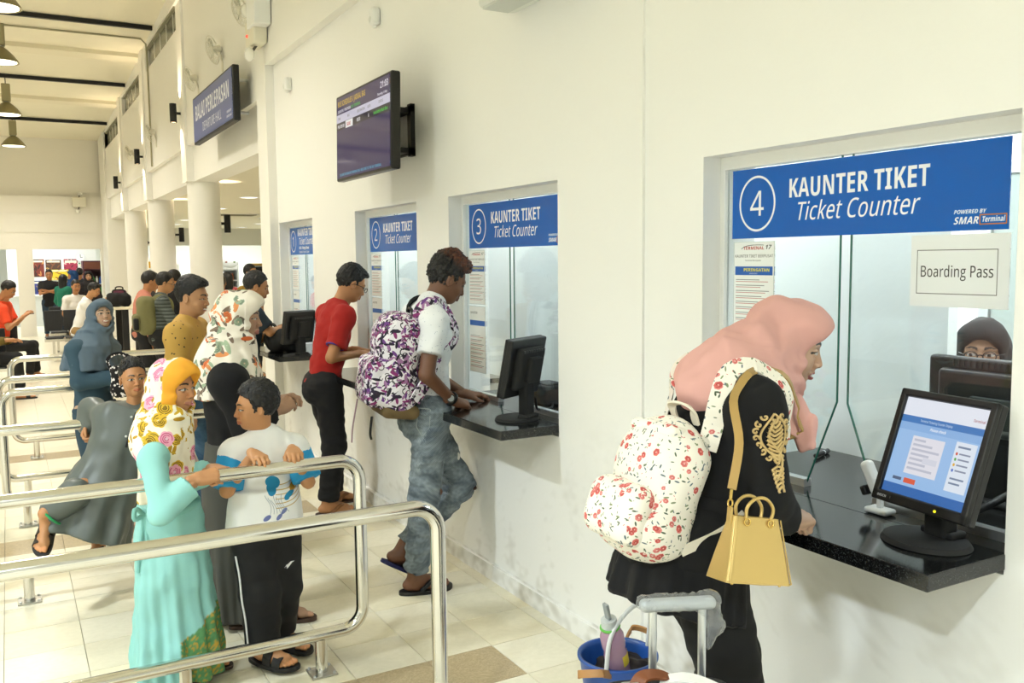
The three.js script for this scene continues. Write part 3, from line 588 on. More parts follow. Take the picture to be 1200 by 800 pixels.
// hand: wrist at the origin, fingers along +z, back of the hand +y, thumb towards +x (a right hand)
const POSE = { relaxed: [.35, .45, .3, 0], grip: [1.05, 1.15, .7, .5], flat: [.1, .12, .08, 0], fist: [1.3, 1.5, .9, .7], bent: [.55, .75, .45, .2], lay: [.3, .5, .35, .1] };
function handGeo(pose, h = .0028) {
  return memo('hand' + pose + h, () => {
    const F = new Field(), [c1, c2, c3, th] = POSE[pose];
    const K = [[.031, .0, .083, .071], [.0105, .002, .088, .079], [-.0105, .001, .084, .073], [-.03, -.003, .074, .058]];
    F.ell([0, -.002, .005], [.027, .019, .03], .015);
    for (const [x, y, z] of K) F.cap([x * .62, 0, .012], [x, y, z], .0155, .0115, .016);
    F.ell([.022, -.009, .035], [.017, .014, .03], .014); F.ell([-.022, -.009, .035], [.014, .013, .03], .014);
    K.forEach(([x, y, z, L], i) => {
      let p = [x, y, z], a = 0; const seg = [.46, .31, .23], cs = [c1 * (1 + .06 * i), c2, c3], r = [.0096, .0088, .0078, .0066].map(v => v * (i === 3 ? .86 : 1)), fan = x * .9;
      for (let j = 0; j < 3; j++) { a += cs[j]; const q = [p[0] + Math.sin(fan) * L * seg[j] * Math.cos(a) * .5, p[1] - Math.sin(a) * L * seg[j], p[2] + Math.cos(a) * L * seg[j]]; F.cap(p, q, r[j], r[j + 1], j ? .004 : .007); p = q; }
    });
    const t0 = [.026, -.008, .022], t1 = [.047 - th * .008, -.018 - th * .01, .05], t2 = [.052 - th * .022, -.026 - th * .026, .078], t3 = [.05 - th * .04, -.03 - th * .034, .1];
    F.cap(t0, t1, .0145, .0115, .014); F.cap(t1, t2, .011, .0098, .005); F.cap(t2, t3, .0098, .0075, .004);
    F.cap([0, 0, 0], [0, 0, -.03], .0235, .0245, .015);
    return surf(F, h);
  });
}
// foot: sole at y = 0, ankle above (0, .08, 0), toes along +z; big toe towards +x (a right foot: +x is inwards)
function footGeo(h = .005) {
  return memo('foot' + h, () => {
    const F = new Field();
    F.ell([0, .03, -.03], [.031, .03, .04], .02); F.cap([0, .12, -.005], [0, .06, -.008], .037, .036, .02); F.cap([0, .055, .01], [.006, .026, .12], .034, .022, .03); F.cap([-.012, .02, .0], [-.022, .018, .11], .02, .018, .02);
    F.ell([.022, .02, .12], [.022, .019, .03], .02);
    [[.03, .165, .0125], [.009, .168, .0095], [-.008, .16, .0088], [-.022, .15, .0082], [-.035, .137, .0076]].forEach(([x, z, r]) => F.cap([x * .85, .018, .125], [x, r + .002, z], r * 1.05, r, .006));
    F.plane([0, .001, 0], [0, -1, 0], .004); return surf(F, h);
  });
}
function soleGeo(w = 1) {                                              // footbed outline, right foot
  return memo('sole' + w, () => {
    const s = new THREE.Shape(); s.moveTo(.0, -.085);
    s.bezierCurveTo(.045, -.085, .038, .0, .04, .06); s.bezierCurveTo(.05, .11, .062, .175, .03, .188); s.bezierCurveTo(.0, .198, -.045, .17, -.05, .12); s.bezierCurveTo(-.052, .06, -.045, -.085, 0, -.085);
    const g = new THREE.ExtrudeGeometry(s, { depth: .014, bevelEnabled: true, bevelThickness: .003, bevelSize: .003, bevelSegments: 2, curveSegments: 16 });
    g.rotateX(Math.PI / 2); g.scale(1, 1, 1); return g;                // shape y -> z, top of the sole at y = 0
  });
}
const mirX = new THREE.Matrix4().makeScale(-1, 1, 1);

// ---------------------------------------------------------------- a person from joints given in metres
function ik(a, c, l1, l2, pole) {
  const d = sub(c, a), D = len(d), n = nrm(d); if (D >= (l1 + l2) * .999) return lerp3(a, c, l1 / (l1 + l2));
  const x = (l1 * l1 - l2 * l2 + D * D) / (2 * D), hh = Math.sqrt(Math.max(l1 * l1 - x * x, 0)), p = nrm(addv(pole, n, -dot(pole, n))); return addv(addv(a, n, x), p, hh);
}
const dirOf = (a, pitch = 0) => [Math.cos(a) * Math.cos(pitch), Math.sin(pitch), -Math.sin(a) * Math.cos(pitch)];
const DEG = Math.PI / 180;
const skinMat = new THREE.MeshPhysicalMaterial({ vertexColors: true, roughness: .52, sheen: .15, sheenRoughness: .5, side: THREE.DoubleSide });
const hairMat = hex => mat(hex, .5, 0, { bumpMap: memo('hairbump', () => dataTex(128, (u, v) => { const k = 128 + 90 * pn(u, v * .2, 60); return [k, k, k]; }, 6, false)), bumpScale: .003 });
class Person {
  constructor(label, o, group) {
    this.o = o; this.s = o.s || 1; const s = this.s;
    this.base = o.base || [o.P[0], 0, o.P[2]];
    this.g = thing('person', label, 'person', this.base, 0, group);
    const f = dirOf((o.a || 0) * DEG), P = o.P, N = o.N;
    const up = nrm(sub(N, P)), fw = nrm(addv(f, up, -dot(f, up))), rt = crs(fw, up);
    const J = this.J = { P, N, up, fw, rt, H: o.H };
    const sw = (o.shoulder || .165) * s;
    J.shR = o.shR || addv(addv(N, rt, sw), up, -.055 * s); J.shL = o.shL || addv(addv(N, rt, -sw), up, -.055 * s);
    const hw = .085 * s; J.hR = addv(P, rt, hw); J.hL = addv(P, rt, -hw);
    const la = .285 * s, lf = .25 * s;
    J.aR = o.aR || [J.hR[0], .085 * s, J.hR[2]]; J.aL = o.aL || [J.hL[0], .085 * s, J.hL[2]];
    const leg = (h, a) => Math.min(.815 * s, len(sub(h, a)) * 1.006) / .815, dn = addv([0, -1, 0], fw, -.35);
    J.wR = o.wR || addv(addv(J.shR, [0, -1, 0], .5 * s), fw, .08); J.wL = o.wL || addv(addv(J.shL, [0, -1, 0], .5 * s), fw, .08);
    J.eR = o.eR || ik(J.shR, J.wR, la, lf, o.poleR || addv(dn, rt, .5)); J.eL = o.eL || ik(J.shL, J.wL, la, lf, o.poleL || addv(dn, rt, -.5));
    J.kR = o.kR || ik(J.hR, J.aR, .41 * leg(J.hR, J.aR), .405 * leg(J.hR, J.aR), f); J.kL = o.kL || ik(J.hL, J.aL, .41 * leg(J.hL, J.aL), .405 * leg(J.hL, J.aL), f);
    const hz = dirOf((o.ha ?? o.a ?? 0) * DEG, (o.hp || 0) * DEG), wup = nrm(addv([0, 1, 0], o.tilt || [0, 0, 0])), hx = nrm(crs(wup, hz)), hy = crs(hz, hx);
    J.hx = hx; J.hy = hy; J.hz = hz; this.hs = (o.hs || 1) * Math.min(1, .25 + .75 * s) * (o.s < .85 ? .96 : 1);
    this.hm = frame(o.H, hx, hy, hz, this.hs);
  }
  local(g) { if (Array.isArray(g)) return g.map(q => this.local(q)); g.translate(-this.base[0], -this.base[1], -this.base[2]); return g; }
  hp(x, y, z) { const J = this.J, s = this.hs; return addv(addv(addv(J.H, J.hx, x * s), J.hy, y * s), J.hz, z * s); }
  mesh(name, g, m, label) { return obj(name, this.local(g), m, this.g, label); }
  add(name, F, h, m, uv = 0, label) { let g = surf(F, h); this.local(g); if (uv) g = boxUV(g, uv); return obj(name, g, m, this.g, label); }
  paintF(name, F, h, fn, m, label) { const g = paint(surf(F, h), fn); this.local(g); return obj(name, g, m, this.g, label); }
  // one skin: trunk, limbs and feet from one field, head and hands from finer ones
  body(skin, o = {}) {
    const J = this.J, s = this.s, F = new Field(), h = o.h || .012;
    const ax = [J.rt, J.up, J.fw], t = k => lerp3(J.P, J.N, k);
    F.ell(J.P, [.135 * s, .1 * s, .1 * s], .06, 1, ax); F.ell(t(.35), [.115 * s, .13 * s, .085 * s], .06, 1, ax); F.ell(t(.72), [.13 * s, .13 * s, .095 * s], .06, 1, ax);
    F.cap(J.shR, J.shL, .042 * s, .042 * s, .05); F.cap(addv(J.N, J.up, -.04 * s), addv(J.H, J.hy, -.06 * this.hs), .052 * s, .047 * s, .04);
    for (const S of ['R', 'L']) {
      F.cap(J['sh' + S], J['e' + S], .046 * s, .038 * s, .03); F.cap(J['e' + S], J['w' + S], .037 * s, .025 * s, .012);
      F.cap(J['h' + S], J['k' + S], .075 * s, .05 * s, .04); F.cap(J['k' + S], J['a' + S], .05 * s, .034 * s, .02);
      F.ell(addv(lerp3(J['k' + S], J['a' + S], .3), J.fw, -.015 * s), [.045 * s, .09 * s, .045 * s], .03);
    }
    const gs = [paint(surf(F, h), () => skin)];
    const hg = headPaint(headGeo(o.kind || 'male', !!o.smile, o.hh || .0028).clone(), skin, { male: (o.kind || 'male') === 'male', smile: o.smile, ...o.face }); gs.push(placed(hg, this.hm));
    for (const S of ['R', 'L']) {
      const q = this.o['hand' + S] || {}; const w = J['w' + S], fd = nrm(q.d || sub(w, J['e' + S])), un = q.n || [0, 1, 0], n = nrm(addv(un, fd, -dot(un, fd))), x = crs(n, fd), hs = (this.o.handS || 1) * Math.min(1, .2 + .8 * s);
      const m = frame(w, x, n, fd, hs); if (S === 'L') m.multiply(mirX); if (!q.skip) gs.push(placed(paint(handGeo(q.pose || 'relaxed', o.fh || .0032).clone(), (x0, y0, z0, nx, ny, nz) => ny < -.3 ? [skin[0] * 1.15, skin[1] * 1.1, skin[2] * 1.1] : skin), m));
      if (!o.nofeet) gs.push(placed(paint(footGeo(o.footh || .005).clone(), (x0, y0, z0) => z0 > .15 && y0 > .013 ? [skin[0] * 1.3, skin[1] * 1.2, skin[2] * 1.15] : skin), this.footM(S)));
    }
    return obj('body', gs.map(g => this.local(g)), skinMat, this.g);
  }
  footM(S) {
    const J = this.J, s = this.s, q = this.o['foot' + S] || {}, fd = q.d ? nrm(q.d) : dirOf(((q.a ?? this.o.a ?? 0)) * DEG), up = q.n ? nrm(addv(q.n, fd, -dot(q.n, fd))) : [0, 1, 0], x = crs(up, fd);
    const o = addv(J['a' + S], up, -.075 * s), m = frame(o, x, up, fd, s * (this.o.footS || 1)); if (S === 'L') m.multiply(mirX); return m;
  }
  sandal(S, m, kind = 'flipflop', strapM, name = 'sandal') {
    const M4 = this.footM(S), g = new THREE.Group(); const so = obj(name, this.local(placed(clean(soleGeo()).clone(), M4)).clone(), m, this.g);
    const st = [];
    if (kind === 'flipflop') { for (const x of [.042, -.045]) st.push(tube([[.011, .002, .138], [.012, .03, .122], [x * .75, .034, .075], [x, .004, .02]], .0062, 16, 8)); }
    else if (kind === 'thong') { for (const x of [.042, -.045]) st.push(tube([[.011, .002, .138], [.012, .04, .11], [x * .8, .048, .07], [x, .004, .015]], .012, 16, 8)); }
    else { for (const z of kind === 'double' ? [.105, .05] : [.08]) { const w = .024; const pts = []; for (let k = 0; k <= 14; k++) { const a = Math.PI * k / 14; pts.push([Math.cos(a) * .048, Math.max(0, Math.sin(a)) * (z > .09 ? .042 : .062), z - Math.cos(a) * .008]); }
      const pos = [], id = []; pts.forEach((p, k) => { for (const [dz, dy] of [[-w, 0], [w, 0], [w, .005], [-w, .005]]) pos.push(p[0] * (1 + dy * 3), p[1] + dy - (dz > 0 ? .005 * (p[1] > .03) : 0), p[2] + dz); if (k) for (let j = 0; j < 4; j++) { const a = (k - 1) * 4 + j, b = (k - 1) * 4 + (j + 1) % 4; id.push(a, b, a + 4, b, b + 4, a + 4); } });
      const gg = new THREE.BufferGeometry(); gg.setAttribute('position', new THREE.Float32BufferAttribute(pos, 3)); gg.setIndex(id); gg.computeVertexNormals(); st.push(gg); } }
    obj('strap', st.map(q => { const c = q.index ? q.toNonIndexed() : q; c.applyMatrix4(M4); c.computeVertexNormals(); return this.local(c); }), strapM || m, so); return so;
  }
  trunk(F, inf, hem = .1, chest = 0) {                                  // torso prims for a shirt, hem metres below the pelvis
    const J = this.J, s = this.s, ax = [J.rt, J.up, J.fw], t = k => lerp3(J.P, J.N, k);
    F.ell(addv(J.P, J.up, -.03 * s), [.15 * s + inf, .13 * s, .115 * s + inf], .05, 1, ax); F.ell(t(.3), [.135 * s + inf, .16 * s, .1 * s + inf], .07, 1, ax); F.ell(t(.68), [.148 * s + inf, .16 * s, .108 * s + inf], .07, 1, ax);
    F.cap(J.shR, J.shL, .056 * s + inf, .056 * s + inf, .05); F.cap(addv(J.N, J.up, -.06 * s), addv(J.N, J.up, .004 * s), .088 * s, .062 * s, .05); for (const q of [J.shR, J.shL]) F.cap(addv(J.N, J.up, .0), lerp3(J.N, q, .8), .05 * s, .05 * s + inf, .05);
    if (chest) for (const q of [-1, 1]) F.ell(addv(addv(t(.68), J.fw, .08 * s), J.rt, q * .065 * s), [.06 * s, .06 * s, .055 * s], .04, 1, ax);
    F.plane(addv(J.P, J.up, -hem), J.up.map(v => -v), .006);
    return F;
  }
  sleeves(F, inf, part = .7, cuffR, which = 'RL', from = 0) {                     // part: 0..1 upper arm, 1..2 forearm
    const J = this.J, s = this.s;
    for (const S of which) {
      const e = J['e' + S], w = J['w' + S], sh = lerp3(J['sh' + S], e, from); const G = new Field(), r0 = .056 * s + inf, r1 = .049 * s + inf;
      const end = part <= 1 ? lerp3(sh, e, part) : lerp3(e, w, part - 1), dir = part <= 1 ? nrm(sub(e, sh)) : nrm(sub(w, e));
      if (part <= 1) G.cap(sh, addv(end, dir, .05), r0, cuffR || r1 + .006, .02); else { G.cap(sh, e, r0, r1, .02); G.cap(e, addv(end, dir, .04), r1, cuffR || .036 * s + inf, .025); }
      F.grow(G.lo, 0); F.grow(G.hi, 0);
      const pl = (x, y, z) => (x - end[0]) * dir[0] + (y - end[1]) * dir[1] + (z - end[2]) * dir[2];
      const far = part <= 1 ? 0 : .22;
      F.push((x, y, z) => { const d = G.ev(x, y, z), p = pl(x, y, z); const near = Math.hypot(x - end[0], y - end[1], z - end[2]); return p > 0 && near < .14 ? Math.max(d, p) : d; }, .035, 1);
    }
    return F;
  }
  legs(F, inf, cut = [.93, .93], { thigh = .088, knee = .06, ank = .052 } = {}) {
    const J = this.J, s = this.s, ax = [J.rt, J.up, J.fw];
    F.ell(addv(J.P, J.up, .02 * s), [.148 * s + inf, .12 * s, .112 * s + inf], .05, 1, ax); F.ell(addv(addv(J.P, J.fw, -.035 * s), J.up, -.05 * s), [.13 * s, .1 * s, .095 * s], .05, 1, ax);
    ['R', 'L'].forEach((S, i) => {
      const h = J['h' + S], k = J['k' + S], a = J['a' + S], dir = nrm(sub(a, k)), end = lerp3(k, a, cut[i]), G = new Field();
      G.cap(h, k, thigh * s + inf, knee * s + inf, .03); G.cap(k, addv(end, dir, .04), knee * s + inf, ank * s + inf, .03); F.grow(G.lo, 0); F.grow(G.hi, 0);
      F.push((x, y, z) => { const d = G.ev(x, y, z), p = (x - end[0]) * dir[0] + (y - end[1]) * dir[1] + (z - end[2]) * dir[2]; return p > 0 && Math.hypot(x - end[0], y - end[1], z - end[2]) < .2 ? Math.max(d, p) : d; }, .03, 1);
    });
    return F;
  }
  // short hair as a shell on the skull: face side cut away, o.top lifts the crown
  hair(hexOrMat, o = {}, h = .004) {
    const F = new Field(), top = o.top || .012, side = o.side || .006;
    F.ell([0, .038 + top * .4, -.018], [.075 + side, .086 + top, .095 + (o.back ?? side)], .02);
    if (o.quiff) { F.ell([0, .1, .05], [.05, .026 * o.quiff, .045], .03); }
    const T = o.table || [[-.06, -.045], [-.022, -.022], [-.016, .02], [.03, .026], [.062, .042], [.082, .07 + (o.fringe || 0)], [.1, .16]], np = o.nape ?? -.062;
    F.push((x, y, z) => { let i = 0; while (i < T.length - 2 && y > T[i + 1][0]) i++; const zs = mix(T[i][1], T[i + 1][1], clamp((y - T[i][0]) / (T[i + 1][0] - T[i][0]), 0, 1.5)) + .02 * Math.abs(x) ; return Math.max((z - zs) * .7, np - y); }, .006, 2);
    const sp = o.spike || .004; F.disp = (x, y, z) => sp * (noise.noise(x * 150 + 3, y * 40 - z * 30, z * 40 + y * 30) + .7 * noise.noise(x * 330, y * 70 - z * 50, z * 70 + 9)) + (y < -.01 ? .004 * sstep(-.01, -.06, y) : 0);
    const g = surf(F, h); let fn = null; const m = typeof hexOrMat === 'number' ? hairMat(hexOrMat) : hexOrMat;
    if (o.paint) { paint(g, o.paint); }
    return obj('hair', this.local(boxUV(placed(g, this.hm), 1)), m, this.g);
  }
  // headscarf: shell round the head with a face opening, wrapped neck, drape over the shoulders
  hijab(m, o = {}, h = .006, uv = 1, fn) {
    const J = this.J, F = new Field(), s = this.hs, hx = [J.hx, J.hy, J.hz], P = (x, y, z) => this.hp(x, y, z), k = v => v * s;
    const vz = o.visor || 0, loc = (x, y, z) => { const q = sub([x, y, z], J.H); return [dot(q, J.hx) / s, dot(q, J.hy) / s, dot(q, J.hz) / s]; };
    F.ell(P(0, .032, -.016), [k(.089), k(.106), k(.112)], .03, 1, hx); F.ell(P(0, -.03, .016), [k(.08), k(.112), k(.084)], .03, 1, hx);
    F.ell(P(0, .066, .045), [k(.07), k(.048), k(.06 + vz)], .05, 1, hx);
    const rim = [[-.13, .058], [-.1, .056], [-.06, .044], [-.01, .05], [.03, .072 + vz * .5], [.06, .108 + vz], [.09, .12 + vz]];
    F.push((x, y, z) => { const [X, Y, Z] = loc(x, y, z); let i = 0; while (i < rim.length - 2 && Y > rim[i + 1][0]) i++; const zr = mix(rim[i][1], rim[i + 1][1], clamp((Y - rim[i][0]) / (rim[i + 1][0] - rim[i][0]), 0, 1)); return Math.max((Z - zr) * .8, -9) * s; }, .012, 2);
    F.cap(P(0, -.09, .0), addv(addv(J.N, J.up, .0), J.fw, .015), k(.07), .1 * this.s, .06); F.cap(P(0, -.03, -.05), addv(addv(J.N, J.up, -.03), J.fw, -.03 * this.s), k(.075), .115 * this.s, .06);
    const D = o.drop || .2, w = (o.width || .2) * this.s, dp = (o.depth || .15) * this.s, top = addv(addv(J.N, J.up, .07 * this.s), J.fw, .0), bot = addv(addv(addv(J.N, J.up, -D), J.fw, o.fwd || .0), J.rt, o.slide || 0);
    F.cone(top, bot, J.fw, [[0, .08 * this.s, .085 * this.s], [.35, w * .86, dp * .85], [1, w * (o.flare || 1.02), dp * (o.flare || 1.02)]], { folds: o.folds ?? 9, amp: o.amp ?? .05, ph: o.ph || 1, k: .06, from: .25 });
    for (const q of o.flaps || []) F.cap(...q);
    F.ell(P(0, -.026, .084), [k(.0625 + (o.wide || 0)), k(.088), k(.085)], .01, -1, hx); if (vz) F.ell(P(0, .025, .11), [k(.056), k(.052), k(.05 + vz)], .01, -1, hx);
    const cr = (x, y, z) => { const [X, Y, Z] = loc(x, y, z), r = Math.hypot(Y + .06, Z + .03), an = Math.atan2(Z + .03, Y + .06); return (o.wr ?? .006) * (Math.sin(an * 9 + 14 * Math.abs(X) + 3 * noise.noise(X * 10, Y * 9, Z * 9)) * .55 * sstep(.03, .1, r) + .8 * noise.noise(X * 22, Y * 16 + 4, Z * 20)); };
    F.disp = cr; this.hj = F; this.hjBox = [F.lo.slice(), F.hi.slice()];
    let g = surf(F, h); if (fn) paint(g, fn); this.local(g); g = boxUV(g, uv); return obj('headscarf', g, m, this.g);
  }
  // the plain stiffened front of a scarf: the same shell, a little proud, in front of a plane
  band(m, z0 = .02, y0 = -.055, h = .005) {
    const F = new Field(), s = this.hs, H = this.hj, J = this.J; F.grow(J.H, .2 * s);
    F.push((x, y, z) => H.ev(x, y, z) - .0022, .001, 1); F.plane(this.hp(0, 0, z0), J.hz.map(v => -v), .003); F.plane(this.hp(0, y0, 0), J.hy.map(v => -v), .003);
    return this.add('scarf_band', F, h, m, 0, 'plain stiff front band of the scarf');
  }
  glasses(m, o = {}) {
    const gs = [], r = .0205; for (const s of [-1, 1]) { const t = new THREE.TorusGeometry(r, .0021, 8, 28); t.scale(1.08, .8, 1); t.translate(s * .031, .002, .102); gs.push(t); gs.push(tube([[s * .053, .006, .1], [s * .076, .008, .05], [s * .083, .004, -.01], [s * .083, -.012, -.03]], .002, 12, 6)); }
    gs.push(tube([[-.01, .004, .103], [0, .007, .106], [.01, .004, .103]], .0022, 8, 6));
    return obj('glasses', gs.map(g => { g = g.index ? g.toNonIndexed() : g; g.applyMatrix4(this.hm); return this.local(g); }), m, this.g);
  }
}
const wrap = (evs, pts, c0, off, n = 26) => { const c = new THREE.CatmullRomCurve3(pts.map(p => V(...p))), r = []; for (let k = 0; k <= n; k++) { let p = c.getPointAt(k / n).toArray(); const d = nrm(sub(p, c0(p))); for (let j = 0; j < 14; j++) { const e = Math.min(...evs.map(f => f.ev(...p))); if (e >= off) break; p = addv(p, d, Math.max(off - e, .001)); } r.push(p); } return r; };
const onField = (F, c, o, off = .002, r = .25) => { for (let k = 0; k < 40; k++) { const e = F.ev(...addv(c, o, r)); if (e < .0015) break; r -= e * .75; } return addv(c, o, r + off); };
// fabric textures
const weave = (a, b, n = 60) => dataTex(128, (u, v) => { const k = (Math.sin(u * 6.283 * n) * Math.sin(v * 6.283 * n) + pn(u, v, 14) * 1.6) * .5; return lin3(a, b, .5 + .5 * clamp(k, -1, 1)); }, 4);
function lin3(a, b, t) { const A = new THREE.Color(a), B = new THREE.Color(b); A.convertLinearToSRGB(); B.convertLinearToSRGB(); return [mix(A.r, B.r, t) * 255, mix(A.g, B.g, t) * 255, mix(A.b, B.b, t) * 255]; }
const clothBump = dataTex(128, (u, v) => { const k = 128 + 40 * Math.sin(u * 6.283 * 50) * Math.sin(v * 6.283 * 50) + 50 * pn(u, v, 10); return [k, k, k]; }, 5, false);
const cloth = (hex, rough = .85, ex = {}) => new THREE.MeshPhysicalMaterial({ color: hex, roughness: rough, sheen: .25, sheenRoughness: .6, sheenColor: new THREE.Color(hex), bumpMap: clothBump, bumpScale: .0008, side: THREE.DoubleSide, ...ex });
const print = (tex, rough = .85) => new THREE.MeshPhysicalMaterial({ color: 0xffffff, map: tex, roughness: rough, bumpMap: clothBump, bumpScale: .0006, side: THREE.DoubleSide });
const wrinkle = (amp, f = 14, fy = 30) => (x, y, z) => amp * (noise.noise(x * f, y * fy, z * f) + .5 * noise.noise(x * f * 2.1 + 5, y * fy * 1.7, z * f * 2.1));
const tex = (w, h, d, rep) => canvasTex(w, h, d, rep);
const skinA = [.53, .27, .12], skinB = [.47, .215, .088], skinC = [.55, .31, .175], skinD = [.17, .072, .036], skinE = [.5, .3, .2];
// ---------------------------------------------------------------- printed fabrics
function blossoms(x, w, h, list, n, r0, r1, rng) {                      // wrapped so the print tiles
  let s = rng; const q = () => { s = (s * 1103515245 + 12345) & 0x7fffffff; return s / 0x7fffffff; };
  for (let i = 0; i < n; i++) { const cx = q() * w, cy = q() * h, r = mix(r0, r1, q()), f = list[Math.floor(q() * list.length)], a = q() * 6; for (const dx of [-w, 0, w]) for (const dy of [-h, 0, h]) { if (cx + dx < -r * 2 || cx + dx > w + r * 2 || cy + dy < -r * 2 || cy + dy > h + r * 2) continue; x.save(); x.translate(cx + dx, cy + dy); x.rotate(a); f(x, r); x.restore(); } }
}
const rose = (c1, c2, c3) => (x, r) => { x.fillStyle = c1; for (let k = 0; k < 6; k++) { x.beginPath(); x.arc(Math.cos(k * 1.05) * r * .5, Math.sin(k * 1.05) * r * .5, r * .52, 0, 7); x.fill(); } x.strokeStyle = c2; x.lineWidth = Math.max(1, r * .12); for (let k = 1; k < 4; k++) { x.beginPath(); x.arc(0, 0, r * .24 * k, k, k + 4.6); x.stroke(); } x.fillStyle = c3; x.beginPath(); x.arc(0, 0, r * .2, 0, 7); x.fill(); };
const leaf = c => (x, r) => { x.fillStyle = c; x.beginPath(); x.ellipse(0, 0, r, r * .36, 0, 0, 7); x.fill(); };
const texGirl = tex(512, 512, (x, w, h) => { x.fillStyle = '#f3ecd6'; x.fillRect(0, 0, w, h); blossoms(x, w, h, [leaf('#c9a227'), leaf('#b58a18')], 34, 16, 40, 5); blossoms(x, w, h, [rose('#d9b02c', '#6d5310', '#8a6a14')], 12, 34, 52, 77); blossoms(x, w, h, [rose('#f0a9bd', '#c8557c', '#e9c0cc')], 5, 44, 56, 31); }, [3.2, 3.2]);
const texBeige = tex(512, 512, (x, w, h) => { x.fillStyle = '#efe6d6'; x.fillRect(0, 0, w, h); blossoms(x, w, h, [leaf('#d8662e'), leaf('#8d7c6c'), leaf('#a3b495'), leaf('#e0935a'), leaf('#7a6656'), leaf('#5f5348')], 44, 26, 62, 9); blossoms(x, w, h, [rose('#dd7a45', '#b4502a', '#f0d9b0'), rose('#9aa98f', '#6f7f6c', '#d8c9a8')], 9, 30, 54, 41); }, [3.6, 3.6]);
const texPack = tex(512, 512, (x, w, h) => { x.fillStyle = '#e9e4ea'; x.fillRect(0, 0, w, h); blossoms(x, w, h, [(c, r) => { c.fillStyle = '#1c1426'; c.beginPath(); c.ellipse(0, 0, r, r * .3, 0, 0, 7); c.fill(); }, leaf('#6d3a86'), leaf('#a2739f'), leaf('#2a1d35'), (c, r) => { c.strokeStyle = '#1a1420'; c.lineWidth = r * .2; c.beginPath(); c.arc(0, 0, r * .7, 0, 4); c.stroke(); }, leaf('#f2eef2'), leaf('#8a2f6e')], 420, 12, 40, 63); }, [3.2, 3.2]);
const texFloral = tex(512, 512, (x, w, h) => { x.fillStyle = '#f4eee0'; x.fillRect(0, 0, w, h); blossoms(x, w, h, [leaf('#4c5a44'), leaf('#5b6a72'), leaf('#7d8a64')], 190, 5, 13, 21); blossoms(x, w, h, [rose('#e08a84', '#b8453f', '#f4d8ca'), rose('#d96a62', '#9c302f', '#f0b9a8')], 44, 10, 20, 8); blossoms(x, w, h, [leaf('#c5524c'), leaf('#3f4a4a')], 60, 3, 6, 15); }, [4.2, 4.2]);
const texMustard = tex(256, 256, (x, w, h) => { x.fillStyle = '#c39a4a'; x.fillRect(0, 0, w, h); blossoms(x, w, h, [(c, r) => { c.fillStyle = '#2c2a22'; c.beginPath(); c.arc(0, 0, r * .5, 0, 7); c.fill(); c.fillRect(-r * .1, -r, r * .2, r * .7); }], 9, 8, 13, 3); }, [5, 5]);
const texPolo = tex(256, 256, (x, w, h) => { x.fillStyle = '#eef0f2'; x.fillRect(0, 0, w, h); blossoms(x, w, h, [(c, r) => { c.fillStyle = '#6b7a96'; c.beginPath(); c.arc(0, 0, r, 0, 7); c.fill(); }], 40, 1.6, 2.4, 4); }, [6, 6]);
const texStripe = tex(64, 256, (x, w, h) => { x.fillStyle = '#4d5450'; x.fillRect(0, 0, w, h); x.fillStyle = '#2b302f'; for (let k = 0; k < 5; k++) x.fillRect(0, k * 51, w, 14); x.fillStyle = '#78807a'; for (let k = 0; k < 5; k++) x.fillRect(0, k * 51 + 25, w, 6); }, [5, 5]);
const texDots = tex(256, 256, (x, w, h) => { x.fillStyle = '#141114'; x.fillRect(0, 0, w, h); blossoms(x, w, h, [(c, r) => { c.fillStyle = '#efe9e6'; c.beginPath(); c.arc(0, 0, r, 0, 7); c.fill(); }], 60, 6, 13, 12); }, [6, 6]);
const denim = (a, b) => print(dataTex(256, (u, v) => { const k = .5 + .45 * pn(u, v, 7) + .25 * pn(u, v, 40, 3) + .12 * Math.sin((u + v) * 6.283 * 60); return lin3(a, b, clamp(k, 0, 1)); }, 1.6), .9);
const strapOf = (pts, w, t, nrmHint) => {                               // a flat webbing strap along points, w wide, t thick, nrmHint = outward normal
  const c = new THREE.CatmullRomCurve3(pts.map(p => V(...p))), n = 36, pos = [], id = [];
  for (let k = 0; k <= n; k++) { const p = c.getPointAt(k / n), d = c.getTangentAt(k / n), o = nrmHint(p.toArray(), k / n), nn = V(...o).addScaledVector(d, -V(...o).dot(d)).normalize(), sd = d.clone().cross(nn); for (const [a, b] of [[-1, 0], [1, 0], [1, 1], [-1, 1]]) { const q = p.clone().addScaledVector(sd, a * w / 2).addScaledVector(nn, b * t); pos.push(q.x, q.y, q.z); } if (k) for (let j = 0; j < 4; j++) { const A = (k - 1) * 4 + j, B = (k - 1) * 4 + (j + 1) % 4; id.push(A, B, A + 4, B, B + 4, A + 4); } }
  const g = new THREE.BufferGeometry(); g.setAttribute('position', new THREE.Float32BufferAttribute(pos, 3)); g.setIndex(id); const g2 = g.toNonIndexed(); g2.computeVertexNormals(); return boxUV(g2);
};
const shift = (g, b) => (g.translate(-b[0], -b[1], -b[2]), g);

